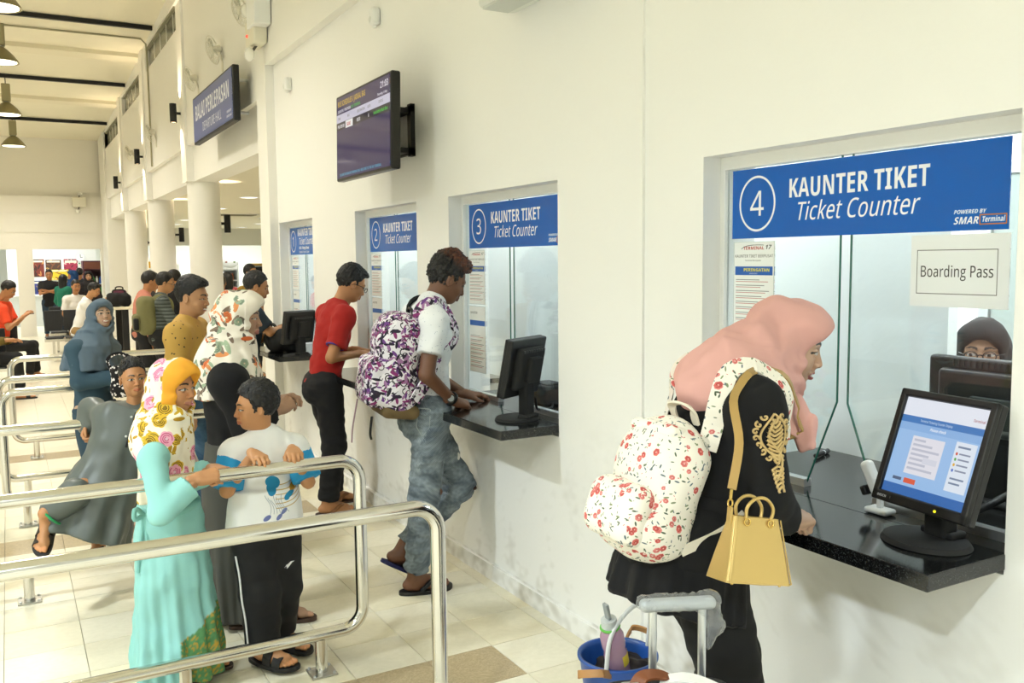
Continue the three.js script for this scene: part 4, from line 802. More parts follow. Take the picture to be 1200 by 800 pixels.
// ---------------------------------------------------------------- man in red at counter 2
{
  const p = new Person('man in a red t-shirt, black jeans and glasses looking down at counter 2', { s: .97, a: 4, P: [1.775, .85, -5.72], N: [1.885, 1.35, -5.72], H: [1.985, 1.497, -5.72], ha: 2, hp: -24,
    wR: [1.985, 1.05, -5.6], wL: [2.04, 1.055, -5.8], eR: [1.765, 1.045, -5.5], handR: { d: [.8, -.05, -.35], n: [0, 1, .3], pose: 'bent' }, handL: { d: [.8, -.1, .4], pose: 'bent' },
    aR: [1.755, .085, -5.62], aL: [1.87, .085, -5.86], kR: [1.8, .46, -5.6], kL: [1.88, .47, -5.85], footR: { a: -6 }, footL: { a: 8 } });
  p.body(skinB, { face: { brow: [.008, .006, .006] } });
  const F = p.legs(new Field(), .0, [.97, .97], { thigh: .1, knee: .08, ank: .068 }); F.disp = wrinkle(.007, 10, 26); p.add('trousers', F, .01, cloth(0x0c0c0f, .9));
  const S = p.sleeves(p.trunk(new Field(), .008, .14), .01, .72); S.disp = wrinkle(.009, 10, 13); p.add('shirt', S, .008, cloth(0xa8180f, .85), 1);
  const tr = p.J, cf = lerp3(tr.shR, tr.eR, .72), dn = nrm(sub(tr.eR, tr.shR)); const g = new THREE.TorusGeometry(.056, .006, 8, 30); g.applyQuaternion(new THREE.Quaternion().setFromUnitVectors(V(0, 0, 1), V(...dn))); g.translate(...cf); p.mesh('cuff', g, cloth(0x47489a), 'blue trim of the sleeve');
  p.hair(0x0b0a0a, { top: .02, quiff: .9, spike: .006, nape: -.05 }); p.glasses(M.black);
  p.sandal('R', mat(0x3a2212, .6), 'thong', mat(0x8a5a30, .55)); p.sandal('L', mat(0x3a2212, .6), 'thong', mat(0x8a5a30, .55));
}
// ---------------------------------------------------------------- man in white polo at counter 3, with a patterned backpack
{
  const p = new Person('man in white polo and torn grey jeans leaning on counter 3', { s: 1.0, a: 2, P: [1.8, .9, -4.12], N: [1.845, 1.425, -4.12], H: [1.935, 1.55, -4.12], ha: -4, hp: -26,
    shR: [1.79, 1.355, -3.96], wR: [1.885, .965, -3.97], wL: [2.06, .955, -4.2], eR: [1.715, 1.11, -3.9], handR: { d: [.85, -.28, -.1], n: [.2, 1, .35], pose: 'bent' }, handL: { d: [1, -.12, .2], pose: 'lay' },
    aR: [1.70, .09, -4.04], kR: [1.745, .5, -4.02], kL: [2.015, .475, -4.17], aL: [1.695, .17, -4.2], footR: { a: -8 }, footL: { d: [.85, -.5, -.05], n: [.5, .85, 0] } });
  p.body(skinD, { face: { brow: [.006, .005, .005] } });
  const F = p.legs(new Field(), .002, [.95, .9], { thigh: .096, knee: .072, ank: .062 }); F.disp = wrinkle(.012, 9, 28); p.add('jeans', F, .009, denim('#434e58', '#a3aeb2'), 1);
  const J = p.J;
  { const a = onField(F, J.kL, nrm([.75, -.1, .65]), -.004), b2 = onField(F, lerp3(J.hL, J.kL, .62), nrm([.6, .1, .8]), -.003); p.mesh('rip', sph(a, .026, [.5, .45, .8]), mat(0x2a120b, .8), 'dark torn hole at the knee'); p.mesh('rip', sph(b2, .017, [.55, 1.2, .5]), mat(0xd8d6cc, .9), 'pale frayed patch on the thigh');
    const pc = addv(J.hR, J.up, -.03), pf = (r, u) => onField(F, addv(pc, J.up, u), nrm(addv(addv(J.fw.map(v => -v), J.rt, .9 + r * 6), J.fw, r * 3)), .004); p.mesh('pocket_seam', [tube([pf(-.07, .06), pf(-.075, -.03), pf(-.01, -.075), pf(.06, -.03), pf(.06, .06), pf(-.07, .06)], .0028, 40, 6, false, .1)], cloth(0x9aa3a4), 'stitched back pocket'); }
  const S = p.sleeves(p.trunk(new Field(), .006, .12), .01, .62); S.disp = wrinkle(.011, 10, 12); p.add('polo_shirt', S, .008, print(texPolo), 1);
  { const c = new Field(); c.cone(addv(J.N, J.up, .045), addv(J.N, J.up, -.03), J.fw, [[0, .066, .062], [1, .092, .085]], { k: .01 }); c.cone(addv(J.N, J.up, .07), addv(J.N, J.up, -.0), J.fw, [[0, .05, .05], [1, .058, .056]], { k: .004, op: -1 }); p.add('collar', c, .006, cloth(0x3f5672, .9), 1); }
  // hair tinted copper on top
  p.hair(new THREE.MeshPhysicalMaterial({ vertexColors: true, roughness: .5, sheen: .3, side: THREE.DoubleSide }), { top: .03, quiff: 1.5, spike: .013, nape: -.05, fringe: .01, paint: (x, y, z) => { const k = sstep(.06, .12, y + z * .35) * clamp(.6 + noise.noise(x * 120, y * 50, z * 60), 0, 1); return [mix(.008, .16, k), mix(.007, .045, k), mix(.006, .014, k)]; } });
  { const w = J.wR, d = nrm(sub(J.wR, J.eR)); const band = new THREE.TorusGeometry(.03, .008, 10, 28); band.scale(1, 1, 1.6); const q = new THREE.Quaternion().setFromUnitVectors(V(0, 0, 1), V(...d)); band.applyQuaternion(q); const c = addv(w, d, -.015); band.translate(...c); const b = p.mesh('wristwatch', band, M.black, 'black sports watch');
    const n = nrm([-.45, .2, .9]); const f = cyl(addv(c, n, .022), addv(c, n, .04), .021, .02, 24); obj('watch_case', p.local(f), M.black, b); obj('dial', p.local(cyl(addv(c, n, .04), addv(c, n, .0415), .016, .016, 24)), mat(0x9aa0a0, .3), b); }
  p.sandal('R', M.black, 'thong'); p.sandal('L', mat(0x1a2050, .6), 'thong', M.black);
  const B = [1.64, 1.15, -4.11], t = thing('backpack', 'backpack with a white, purple and black print worn by the man in white', 'backpack', B);
  const up = nrm([.12, 1, .02]), fw = nrm([1, -.12, .12]), rt = crs(fw, up), ax = [rt, up, fw], at2 = (r, u, f) => addv(addv(addv(B, rt, r), up, u), fw, f);
  const f = new Field(); f.bx(at2(0, -.0, 0), [.165, .24, .1], .085, .03, 1, ax); f.ell(at2(0, .12, -.01), [.15, .14, .11], .05, 1, ax); f.bx(at2(0, -.09, -.1), [.14, .12, .06], .05, .025, 1, ax); f.disp = wrinkle(.007, 9, 11); obj('pack_body', boxUV(shift(surf(f, .008), B)), print(texPack, .8), t);
  const base = new Field(); base.bx(at2(0, -.222, .02), [.15, .035, .095], .035, .02, 1, ax); obj('pack_base', shift(surf(base, .008), B), cloth(0x6e5a38, .8), t, 'tan suede base');
  const hang = obj('grab_handle', shift(tube([at2(-.04, .235, .06), at2(-.02, .275, .05), at2(.03, .27, .05), at2(.04, .235, .06)], .008, 16, 8), B), M.black, t);
  for (const s of [1, -1]) { const S2 = s > 0 ? J.shR : J.shL; const pts = [at2(s * .1, .2, .09), onField(S, addv(addv(S2, J.rt, s * -.06), J.fw, -.03), nrm(addv(J.up, J.fw, -.5)), .004), onField(S, addv(S2, J.rt, s * -.055), nrm(addv(J.up, J.fw, .3)), .004), onField(S, addv(addv(S2, J.rt, s * -.05), J.up, -.06), J.fw, .004), onField(S, addv(addv(S2, J.rt, s * -.03), J.up, -.18), nrm(addv(J.fw, J.rt, s * .6)), .004), at2(s * .15, -.06, .12), at2(s * .15, -.16, .07)]; obj('shoulder_strap', shift(strapOf(pts, .06, .012, (q, k) => addv(sub(q, lerp3(J.P, J.N, .75)), J.rt, s * .0)), B), s > 0 ? print(texPack, .8) : M.blackMatte, t); }
  obj('zip_pull', shift(tube([at2(.12, -.25, -.12), at2(.12, -.33, -.12), at2(.115, -.36, -.11)], .006, 8, 6), B), M.black, t); obj('zip_pull', shift(tube([at2(-.12, -.2, -.14), at2(-.12, -.34, -.15), at2(-.11, -.42, -.15)], .004, 8, 6), B), cloth(0xb79aa8), t);
}
// ---------------------------------------------------------------- woman in pink headscarf at counter 4
{
  const p = new Person('woman in a pink headscarf and black tunic bending over counter 4', { s: .99, a: 0, P: [1.49, .94, -1.78], N: [1.69, 1.335, -1.78], H: [1.87, 1.405, -1.79], ha: -40, hp: -14,
    shR: [1.595, 1.275, -1.62], shL: [1.71, 1.25, -1.92], eR: [1.605, 1.06, -1.585], wR: [1.745, .965, -1.655], wL: [1.9, .96, -1.95], handR: { d: [.95, -.06, -.18], n: [.1, 1, .15], pose: 'fist' }, handL: { d: [1, -.1, .2], pose: 'lay' },
    aR: [1.5, .09, -1.68], aL: [1.62, .09, -1.9], kR: [1.6, .51, -1.69], kL: [1.76, .52, -1.87], footR: { a: 0 } });
  p.body([.55, .36, .25], { kind: 'female', smile: true, hh: .0024, fh: .0026, face: { lip: [.42, .13, .12] } });
  const J = p.J;
  const L = p.legs(new Field(), .006, [.96, .96], { thigh: .1, knee: .076, ank: .062 }); L.disp = wrinkle(.006, 9, 18); p.add('trousers', L, .011, cloth(0x070708, .95));
  const T = p.trunk(new Field(), .014, -.02, 1); const S = p.sleeves(T, .01, 1.86, .052); S.disp = wrinkle(.006, 9, 14); const tm = cloth(0x08080a, .95);
  p.add('tunic', S, .0105, tm, 1);
  { const K = new Field(); K.cone(addv(J.P, J.up, .12), [1.475, .755, -1.78], J.fw, [[0, .15, .12], [.4, .18, .15], [1, .2, .165]], { folds: 11, amp: .05, k: .03 }); K.disp = wrinkle(.005, 9, 9); p.add('tunic_skirt', K, .01, tm, 1); }
  // gold embroidery raised on the sleeve
  { const gs = [], e = J.eR, s = J.shR, d = nrm(sub(e, s)), v0 = nrm(addv([-.15, 0, 1], d, -dot([-.15, 0, 1], d))), v1 = crs(d, v0), Ls = len(sub(e, s)); const F = S;
    const onSleeve = (t, th) => { const c = addv(s, d, t * Ls), o = addv(v0.map(q => q * Math.cos(th)), v1, Math.sin(th)); let r = .13; for (let k = 0; k < 24; k++) { const q = addv(c, o, r), dd = F.ev(...q); if (dd < .0008) break; r -= dd * .8; } return addv(c, o, r + .0008); };
    const curve = (pts, w) => gs.push(tube(pts.map(q => onSleeve(...q)), w, pts.length * 4, 6));
    const spiral = (t, th, r, turn, s2 = 1) => { const a = []; for (let k = 0; k <= 10; k++) { const q = k / 10; a.push([t + r * (1 - q) * Math.cos(turn + q * 6 * s2), th + r * 3.4 * (1 - q) * Math.sin(turn + q * 6 * s2)]); } curve(a, .003); };
    const stem = []; for (let k = 0; k <= 12; k++) stem.push([.1 + k * .055, .25 * Math.sin(k * .55)]); curve(stem, .0036);
    const o1 = [], o2 = []; for (let k = 0; k <= 14; k++) { const q = k / 14; o1.push([.04 + .5 * q, -.55 * Math.sin(q * 3.14)]); o2.push([.04 + .5 * q, .55 * Math.sin(q * 3.14)]); } curve(o1, .003); curve(o2, .003);
    for (let k = 0; k < 11; k++) { const t = .1 + k * .045, w = .34 * Math.sin(3.1 * (k + 1.5) / 13); for (const q of [-1, 1]) curve([[t + .05, .2 * Math.sin(t * 10) * .3], [t + .02, q * w * .6], [t - .015, q * w]], .0036); }
    for (let k = 0; k < 7; k++) { spiral(.08 + k * .075, -.62 * Math.sin((k + 1) * .4) - .1, .04, k, 1); spiral(.06 + k * .075, .62 * Math.sin((k + 1) * .4) + .1, .04, 2 + k, -1); }
    for (let k = 0; k < 6; k++) for (const q of [-1, 1]) curve([[.62 + k * .045, .08 * Math.sin(k)], [.66 + k * .045, q * (.26 - k * .03)], [.69 + k * .045, q * (.1)]], .0034);
    p.mesh('embroidery', gs, mat(0xcdb078, .4, .3), 'gold leaf embroidery on the sleeve'); }
  p.hijab(cloth(0xdba79d, .9), { visor: .016, drop: .12, width: .155, depth: .15, fwd: .05, folds: 7, amp: .05, wr: .008, flaps: [[[1.75, 1.41, -1.78], [1.555, 1.3, -1.78], .075, .055, .05], [[1.62, 1.32, -1.86], [1.6, 1.32, -1.69], .06, .06, .04]] }, .005);
  { const f = new Field(); f.cap([1.80, 1.285, -1.75], [1.835, 1.21, -1.7], .05, .036, .03); f.cap([1.835, 1.21, -1.7], [1.845, 1.15, -1.685], .036, .022, .03); f.disp = (x, y, z) => .005 * Math.sin(z * 140 + x * 60) ; p.add('scarf_end', f, .006, cloth(0xdba79d, .9), 0, 'hanging end of the scarf'); }
  // floral backpack
  const B = [1.37, 1.1, -1.76], t = thing('backpack', 'cream backpack printed with small red roses worn by the woman in pink', 'backpack', B);
  const up = nrm([.34, .94, 0]), fw = nrm([.94, -.34, .0]), rt = crs(fw, up), ax = [rt, up, fw], q = (r, u, f) => addv(addv(addv(B, rt, r), up, u), fw, f), fl = print(texFloral, .8);
  const f = new Field(); f.bx(q(0, -.02, .03), [.125, .15, .075], .07, .03, 1, ax); f.ell(q(0, .075, .035), [.1, .095, .075], .06, 1, ax); f.ell(q(0, -.12, .01), [.12, .075, .09], .05, 1, ax); f.disp = wrinkle(.006, 10, 10); obj('pack_body', boxUV(shift(surf(f, .0065), B)), fl, t);
  const pk = new Field(); pk.bx(q(.0, -.09, -.06), [.1, .075, .045], .042, .02, 1, ax); pk.disp = wrinkle(.005, 12, 12); obj('front_pocket', boxUV(shift(surf(pk, .0065), B)), fl, t);
  const fp = new Field(); fp.bx(q(0, .128, .03), [.085, .018, .07], .017, .02, 1, ax); fp.disp = wrinkle(.004, 14, 14); obj('flap', boxUV(shift(surf(fp, .006), B)), fl, t);
  const cream = cloth(0xe9e0cc, .8);
  obj('grab_handle', shift(strapOf([q(-.04, .165, .07), q(-.035, .2, .04), q(.035, .2, .04), q(.04, .165, .07)], .022, .006, () => up), B), cream, t);
  const ax0 = w => lerp3(J.P, J.N, .8);
  for (const s of [1, -1]) { const S2 = s > 0 ? J.shR : J.shL, off = addv(S2, J.rt, s * -.05); const pts = wrap([S, p.hj], [q(s * .07, .12, .1), addv(addv(off, J.up, .07), J.fw, -.07), addv(off, J.up, .085), addv(addv(off, J.fw, .11), J.up, -.02), addv(addv(off, J.fw, .13), J.up, -.14)], ax0, .004); obj('shoulder_strap', shift(strapOf(pts, .05, .01, w => sub(w, lerp3(J.P, J.N, .7))), B), fl, t); }
  obj('side_strap', shift(strapOf([q(.12, -.14, .06), addv(q(.14, -.07, .14), rt, .01), addv(q(.14, -.0, .22), rt, .0)], .026, .004, () => rt), B), cream, t, 'pale webbing strap');
  // gold handbag hanging at her side
  const HB = [1.445, .99, -1.475], b = thing('handbag', 'gold leather handbag hanging from the shoulder of the woman in pink', 'handbag', HB, -.12); b.rotation.z = -.2; b.rotation.x = -.12; b.scale.setScalar(.72);
  const hf = new Field(); hf.cone([0, .1, 0], [0, -.1, 0], [0, 0, 1], [[0, .085, .032], [1, .125, .065]], {});
  const sh = new Field(); for (const [x0, y0, z0, r] of [[1, -1, 1, 0]]) { } 
  const gold = mat(0xcdb06e, .3, .65), gv = []; // trapezoid body: bevelled hull lofted from base to mouth
  { const rings = []; for (let k = 0; k <= 12; k++) { const t1 = k / 12, w = mix(.122, .088, t1), d = mix(.062, .022, Math.pow(t1, 1.2)), y = -.1 + .2 * t1, r = .016, ring = []; for (let c = 0; c < 4; c++) for (let a = 0; a <= 4; a++) { const an = (c + a / 4) * Math.PI / 2, sx = [1, -1, -1, 1][c], sz = [1, 1, -1, -1][c]; ring.push([sx * (w - r) + Math.cos(an) * r, y, sz * (d - r) + Math.sin(an) * r]); } rings.push(ring); }
    const pos = [], id = [], n = rings[0].length; rings.forEach(r => r.forEach(v => pos.push(...v))); for (let k = 0; k < 12; k++) for (let j = 0; j < n; j++) { const a = k * n + j, c = k * n + (j + 1) % n; id.push(a, a + n, c, c, a + n, c + n); } const b0 = pos.length / 3; pos.push(0, -.1, 0); for (let j = 0; j < n; j++) id.push(b0, j, (j + 1) % n);
    const t0 = pos.length / 3; pos.push(0, .092, 0); for (let j = 0; j < n; j++) id.push(t0, 12 * n + (j + 1) % n, 12 * n + j);
    const g = new THREE.BufferGeometry(); g.setAttribute('position', new THREE.Float32BufferAttribute(pos, 3)); g.setIndex(id); const g2 = g.toNonIndexed(); g2.computeVertexNormals(); obj('bag_body', boxUV(g2), gold, b); }
  obj('seam', [tube([[-.121, -.095, .058], [0, -.099, .063], [.121, -.095, .058]], .0025, 20, 6), tube([[-.12, -.095, .06], [-.087, .098, .022]], .0025, 12, 6), tube([[.12, -.095, .06], [.087, .098, .022]], .0025, 12, 6)], gold, b);
  for (const [x, z] of [[-.09, .04], [.09, .04], [-.09, -.04], [.09, -.04]]) obj('foot_stud', sph([x, -.103, z], .005), mat(0xe0c070, .2, 1), b);
  for (const z of [.024, -.024]) obj('top_handle', tube([[-.045, .085, z], [-.05, .13, z * 1.2], [-.02, .16, z * 1.3], [.02, .16, z * 1.3], [.05, .13, z * 1.2], [.045, .085, z]], .0055, 30, 8), gold, b);
  for (const x of [-.045, .045]) obj('ring', new THREE.TorusGeometry(.011, .0025, 8, 20).translate(x, .085, .03), mat(0xe0c070, .2, 1), b);
  obj('side_tab', box(-.096, -.088, .05, .125, -.012, .012, .003), gold, b); obj('clasp', [new THREE.TorusGeometry(.012, .003, 8, 20).rotateY(1.57).translate(-.094, .137, 0), cyl([-.094, .145, 0], [-.094, .18, 0], .005)], mat(0xe0c070, .2, 1), b);
  b.updateMatrixWorld(true); const a0 = V(-.094, .18, 0).applyMatrix4(b.matrixWorld).toArray(), sr = J.shR;
  const pts = wrap([S, p.hj], [a0, lerp3(a0, addv(addv(sr, J.fw, -.1), J.rt, .06), .5), addv(addv(sr, J.fw, -.1), J.rt, .02), addv(addv(sr, J.up, .09), J.rt, -.03), addv(addv(sr, J.fw, .12), J.rt, -.04), addv(addv(addv(sr, J.fw, .14), J.up, -.1), J.rt, -.05)], w => addv(sr, J.rt, -.06), .006, 34);
  const inv = b.matrixWorld.clone().invert(); const sg = strapOf(pts, .02, .004, (w) => sub(w, lerp3(J.P, J.N, .8))); sg.applyMatrix4(inv); obj('shoulder_strap', sg, mat(0xb8975a, .45, .3), b);
}
// ---------------------------------------------------------------- woman in floral headscarf, standing between the rails
{
  const p = new Person('woman in a cream floral headscarf, black top and grey skirt with clasped hands', { s: .92, a: 0, P: [.865, .8, -4.15], N: [.85, 1.235, -4.15], H: [.905, 1.4, -4.15], ha: -20, hp: -4,
    shR: [.82, 1.12, -4.0], wR: [1.05, .985, -4.05], wL: [1.07, 1.01, -4.17], eR: [.875, .93, -3.94], handR: { d: [.7, .3, -.45], n: [.1, .8, .6], pose: 'bent' }, handL: { d: [.7, .2, .45], n: [0, 1, -.3], pose: 'bent' }, aR: [.87, .085, -4.05], aL: [1.0, .085, -4.02], footL: { a: -12 }, footR: { a: -5 } });
  p.body([.4, .23, .14], { kind: 'female', face: { lip: [.3, .1, .08] } }); const J = p.J;
  const S = p.sleeves(p.trunk(new Field(), .022, .06, 1), .016, 1.75, .05); S.disp = wrinkle(.007, 8, 12); p.add('tunic', S, .01, cloth(0x0a0a0d, .95), 1);
  const K = new Field(); K.cone([.865, .84, -4.15], [.87, .035, -4.12], J.fw, [[0, .15, .125], [.25, .175, .155], [1, .165, .15]], { folds: 9, amp: .07 }); K.disp = wrinkle(.005, 7, 3); p.add('skirt', K, .011, cloth(0x4c4b45, .9), 1);
  p.hijab(print(texBeige), { visor: .016, drop: .19, width: .175, depth: .165, folds: 8, amp: .06, wr: .008 }, .006); p.band(cloth(0xeee4d4, .85), .035, -.05);
  for (const S2 of ['R', 'L']) p.sandal(S2, mat(0x4a3528, .6), 'slide');
}
// ---------------------------------------------------------------- man in mustard t-shirt
{
  const p = new Person('smiling man in a mustard printed t-shirt and blue jeans behind the rails', { s: .97, a: -25, shoulder: .185, P: [.985, .83, -5.82], N: [.945, 1.275, -5.82], H: [.99, 1.435, -5.8], ha: -34, hp: -6, wR: [.9, .78, -5.6], wL: [1.1, .8, -6.0] , eR: [.85, .98, -5.66], aR: [.98, .085, -5.76], aL: [1.06, .085, -5.9] });
  p.body([.5, .26, .125], { smile: true, face: { squint: 1, lip: [.34, .13, .11] } });
  const L = p.legs(new Field(), .004, [.96, .96], { thigh: .1, knee: .078, ank: .07 }); L.disp = wrinkle(.006, 9, 22); p.add('jeans', L, .012, denim('#27435c', '#4f6c84'), 1);
  const S = p.sleeves(p.trunk(new Field(), .026, .14), .018, .8); S.disp = wrinkle(.007, 9, 12); p.add('shirt', S, .01, print(texMustard), 1);
  p.hair(0x0a0909, { top: .022, quiff: 1.2, side: .003, nape: -.04, spike: .004 }); for (const S2 of ['R', 'L']) p.sandal(S2, mat(0x5b6a78, .6), 'slide');
}
// ---------------------------------------------------------------- smiling woman in blue-grey
{
  const p = new Person('smiling woman in a blue-grey headscarf looking up, beside the far rails', { s: .84, a: -48, P: [.43, .74, -6.14], N: [.445, 1.165, -6.16], H: [.495, 1.328, -6.14], ha: -72, hp: 14, hs: .9, wR: [.545, .955, -5.98], wL: [.62, .95, -6.03], eR: [.345, .935, -6.0], handR: { d: [.8, .1, -.1], pose: 'bent' }, handL: { d: [-.6, .0, .5], pose: 'bent' }, aR: [.6, .085, -5.95], aL: [.62, .085, -6.1] });
  p.body([.52, .34, .23], { kind: 'female', smile: true, face: { lip: [.4, .14, .13] } }); const J = p.J;
  const S = p.sleeves(p.trunk(new Field(), .01, .06, 1), .006, 1.9, .05); S.disp = wrinkle(.008, 9, 12); p.add('tunic', S, .01, cloth(0x37505f, .9), 1);
  const K = new Field(); K.cone([.43, .78, -6.14], [.56, .05, -6.05], J.fw, [[0, .14, .12], [.3, .155, .14], [1, .15, .15]], { folds: 8, amp: .06 }); p.add('skirt', K, .012, cloth(0x2f4756, .9), 1);
  p.hijab(cloth(0x5c6d7b, .85), { drop: .17, width: .25, depth: .19, flare: .98, folds: 8, amp: .04, wr: .006 }, .006);
  const b = thing('handbag', 'black and white spotted bag held by the smiling woman', 'handbag', [.6, .93, -5.95]); const f = new Field(); f.bx([0, 0, 0], [.085, .1, .04], .03, .02); f.disp = wrinkle(.008, 14, 14); obj('bag_body', boxUV(surf(f, .008)), print(texDots), b); obj('bag_strap', strapOf([[-.08, .08, 0], [-.09, .14, -.04], [-.03, .17, -.06], [.04, .14, -.04], [.07, .08, 0]], .02, .004, () => [0, .3, 1]), print(texDots), b);
}
// ---------------------------------------------------------------- boy in the grey robe, hanging on the third rail
{
  const p = new Person('boy in a long grey robe hanging on the queue rail with one foot swung out', { s: .74, a: -97, P: [.43, .65, -4.74], N: [.525, .94, -4.76], H: [.512, 1.088, -4.72], ha: -84, hp: 2, tilt: [-.04, 0, 0], shR: [.40, .895, -4.77], shL: [.645, .9, -4.74],
    eR: [.335, .925, -4.93], wR: [.315, .845, -4.93], handR: { d: [-.25, -.75, .5], n: [-.5, .3, -.8], pose: 'bent' }, wL: [.66, .6, -4.68], aR: [.1, .47, -4.62], kR: [.22, .58, -4.6], aL: [.33, .26, -4.87], kL: [.42, .46, -4.72], footR: { d: [-.35, -.62, .7], n: [-.25, .6, .72] }, footL: { d: [-.3, -.1, 1] }, footS: 1.12 });
  p.body([.5, .235, .098], { kind: 'child', face: { gaze: .3 } }); const J = p.J, gm = cloth(0x5f6560, .42, { sheen: .5 });
  const S = new Field(); S.ell(lerp3(J.P, J.N, .6), [.13, .15, .1], .05, 1, [J.rt, J.up, J.fw]); S.cap(J.shR, J.shL, .062, .055, .05); S.cap(addv(J.N, J.up, -.05), addv(J.N, J.up, .015), .066, .047, .04);
  S.cone([.52, .92, -4.76], [.265, .345, -4.71], [.1, .05, 1], [[0, .115, .08], [.3, .155, .11], [.7, .185, .15], [1, .215, .17]], { folds: 6, amp: .08, k: .06 }); S.disp = wrinkle(.013, 7, 6);
  p.sleeves(S, .018, 1.6, .06, 'L'); S.cap(J.shR, J.eR, .056, .06, .04); S.cap(J.eR, [.32, .86, -4.93], .058, .062, .03); S.plane([.1, -.2, -4.7], [0, -1, 0]);
  p.add('robe', S, .0095, gm, 1);
  { const f = new Field(); f.cap(J.kR, addv(J.aR, [.1, .12, -.02], .35), .075, .065, .04); p.add('trouser_leg', f, .01, gm, 0); }
  { const hem = []; for (let k = 0; k <= 30; k++) { } const c = nrm(sub(J.aR, J.kR)); const g = new THREE.TorusGeometry(.056, .006, 8, 28); g.applyQuaternion(new THREE.Quaternion().setFromUnitVectors(V(0, 0, 1), V(...c))); g.translate(...addv(J.aR, c, -.03)); p.mesh('hem_band', g, cloth(0x2f9a5c), 'green hem band'); }
  { const n = addv(J.N, J.fw, .075), q = (d, s) => { let c = addv(addv(J.N, J.up, -d), J.rt, s || 0); let r = .2; for (let k = 0; k < 30; k++) { const w = addv(c, J.fw, r), e = S.ev(...w); if (e < .002) break; r -= e * .8; } return addv(c, J.fw, r + .003); };
    p.mesh('placket', tube([q(.02), q(.06), q(.1), q(.15), q(.19)], .0055, 20, 6), M.black, 'black front slit'); for (const d of [.045, .14]) for (const s of [-.012, .014]) p.mesh('button', sph(q(d, s), .006), mat(0xeeeeea, .3), 'white button');
    const col = new THREE.TorusGeometry(.05, .011, 10, 32); col.scale(1, .9, 1.5); col.applyQuaternion(new THREE.Quaternion().setFromUnitVectors(V(0, 0, 1), V(...nrm(sub(J.H, J.N))))); col.translate(...addv(J.N, J.up, .012)); p.mesh('collar', col, gm);
    for (const s of [1, -1]) p.mesh('shoulder_piping', tube([addv(addv(J.N, J.rt, s * .05), J.up, .015), addv(addv(J.N, J.rt, s * .085), J.up, .012), addv(addv(J.N, J.rt, s * .12), J.up, .0)], .004, 10, 6), M.black); }
  p.hair(0x0b0a0a, { top: .016, side: .004, spike: .008, fringe: -.008, nape: -.045 });
  p.sandal('R', mat(0x1d1712, .6), 'double', mat(0x33291f, .7)); p.sandal('L', mat(0x1d1712, .6), 'double', mat(0x33291f, .7));
}
// ---------------------------------------------------------------- girl in mint dress
{
  const p = new Person('girl in a mint dress and a white scarf with gold and pink roses', { s: .8, a: -22, P: [.505, .62, -3.68], N: [.485, 1.012, -3.61], H: [.535, 1.174, -3.62], ha: -48, hp: -4, hs: 1.02, shR: [.43, .945, -3.462], shL: [.53, .925, -3.73],
    eR: [.43, .765, -3.335], wR: [.565, .865, -3.375], handR: { d: [.75, .1, -.05], n: [.0, .9, .5], pose: 'fist' }, wL: [.655, .86, -3.53], eL: [.55, .76, -3.72], handL: { d: [.3, .1, .9], pose: 'fist' }, aR: [.46, .085, -3.62], aL: [.58, .085, -3.7] });
  p.body([.52, .25, .11], { kind: 'child', hh: .0026, face: { gaze: .6, lip: [.38, .15, .1] } }); const J = p.J;
  const mintM = new THREE.MeshPhysicalMaterial({ vertexColors: true, roughness: .8, sheen: .3, sheenRoughness: .6, bumpMap: clothBump, bumpScale: .0006, side: THREE.DoubleSide });
  const S = new Field(); S.ell(lerp3(J.P, J.N, .65), [.115, .14, .095], .05, 1, [J.rt, J.up, J.fw]); S.cap(J.shR, J.shL, .05, .05, .04);
  S.cone([.505, .72, -3.68], [.518, .03, -3.66], [.55, 0, .83], [[0, .122, .108], [.12, .137, .122], [.5, .152, .137], [1, .178, .165]], { folds: 9, amp: .085, k: .03, from: .0 });
  p.sleeves(S, .0, 1.78, .054); S.disp = wrinkle(.009, 8, 9); const mint = lin(0x93cdc6), grn = lin(0x5f9a62), gld = lin(0xc9a13c);
  { const g = surf(S, .0085); paint(g, (x, y, z) => { const edge = .3 + .1 * Math.sin(x * 9) ; const sx = (x - .5) - (z + 3.66) * -.2; if (y < .235 + clamp((.56 - x) * -.6, -.02, .09) && sx > .035) { const n = noise.noise(x * 120, y * 120, z * 120); return n > .22 ? gld : [grn[0] * (1 + n * .4), grn[1] * (1 + n * .4), grn[2] * (1 + n * .4)]; } return mint; }); p.mesh('dress', boxUV(g), mintM, 'mint dress with a green sequinned panel at the hem'); }
  { const b = [.405, .7, -3.6]; p.mesh('sash', [tube([[.41, .715, -3.575], [.47, .70, -3.56], [.55, .705, -3.575], [.605, .715, -3.64]], .016, 20, 8), tube([b, addv(b, [-.03, .03, .01]), addv(b, [-.035, -.01, .015]), b], .009, 16, 8), tube([b, addv(b, [.005, -.1, .02]), addv(b, [-.01, -.3, .0]), addv(b, [.02, -.48, .03])], .008, 20, 6), tube([b, addv(b, [-.015, -.09, .01]), addv(b, [-.03, -.22, .0])], .008, 16, 6)], cloth(0x86c4bb)); }
  // scarf: printed, with a plain yellow band framing the face
  p.hijab(print(texGirl), { drop: .225, width: .215, depth: .128, folds: 6, amp: .06, fwd: .015, flare: 1.1, visor: .022 }, .0058);
  p.band(cloth(0xf0a72e, .85), .012, -.062);
  for (const S2 of ['R', 'L']) p.sandal(S2, mat(0x3a2c22, .6), 'slide');
}
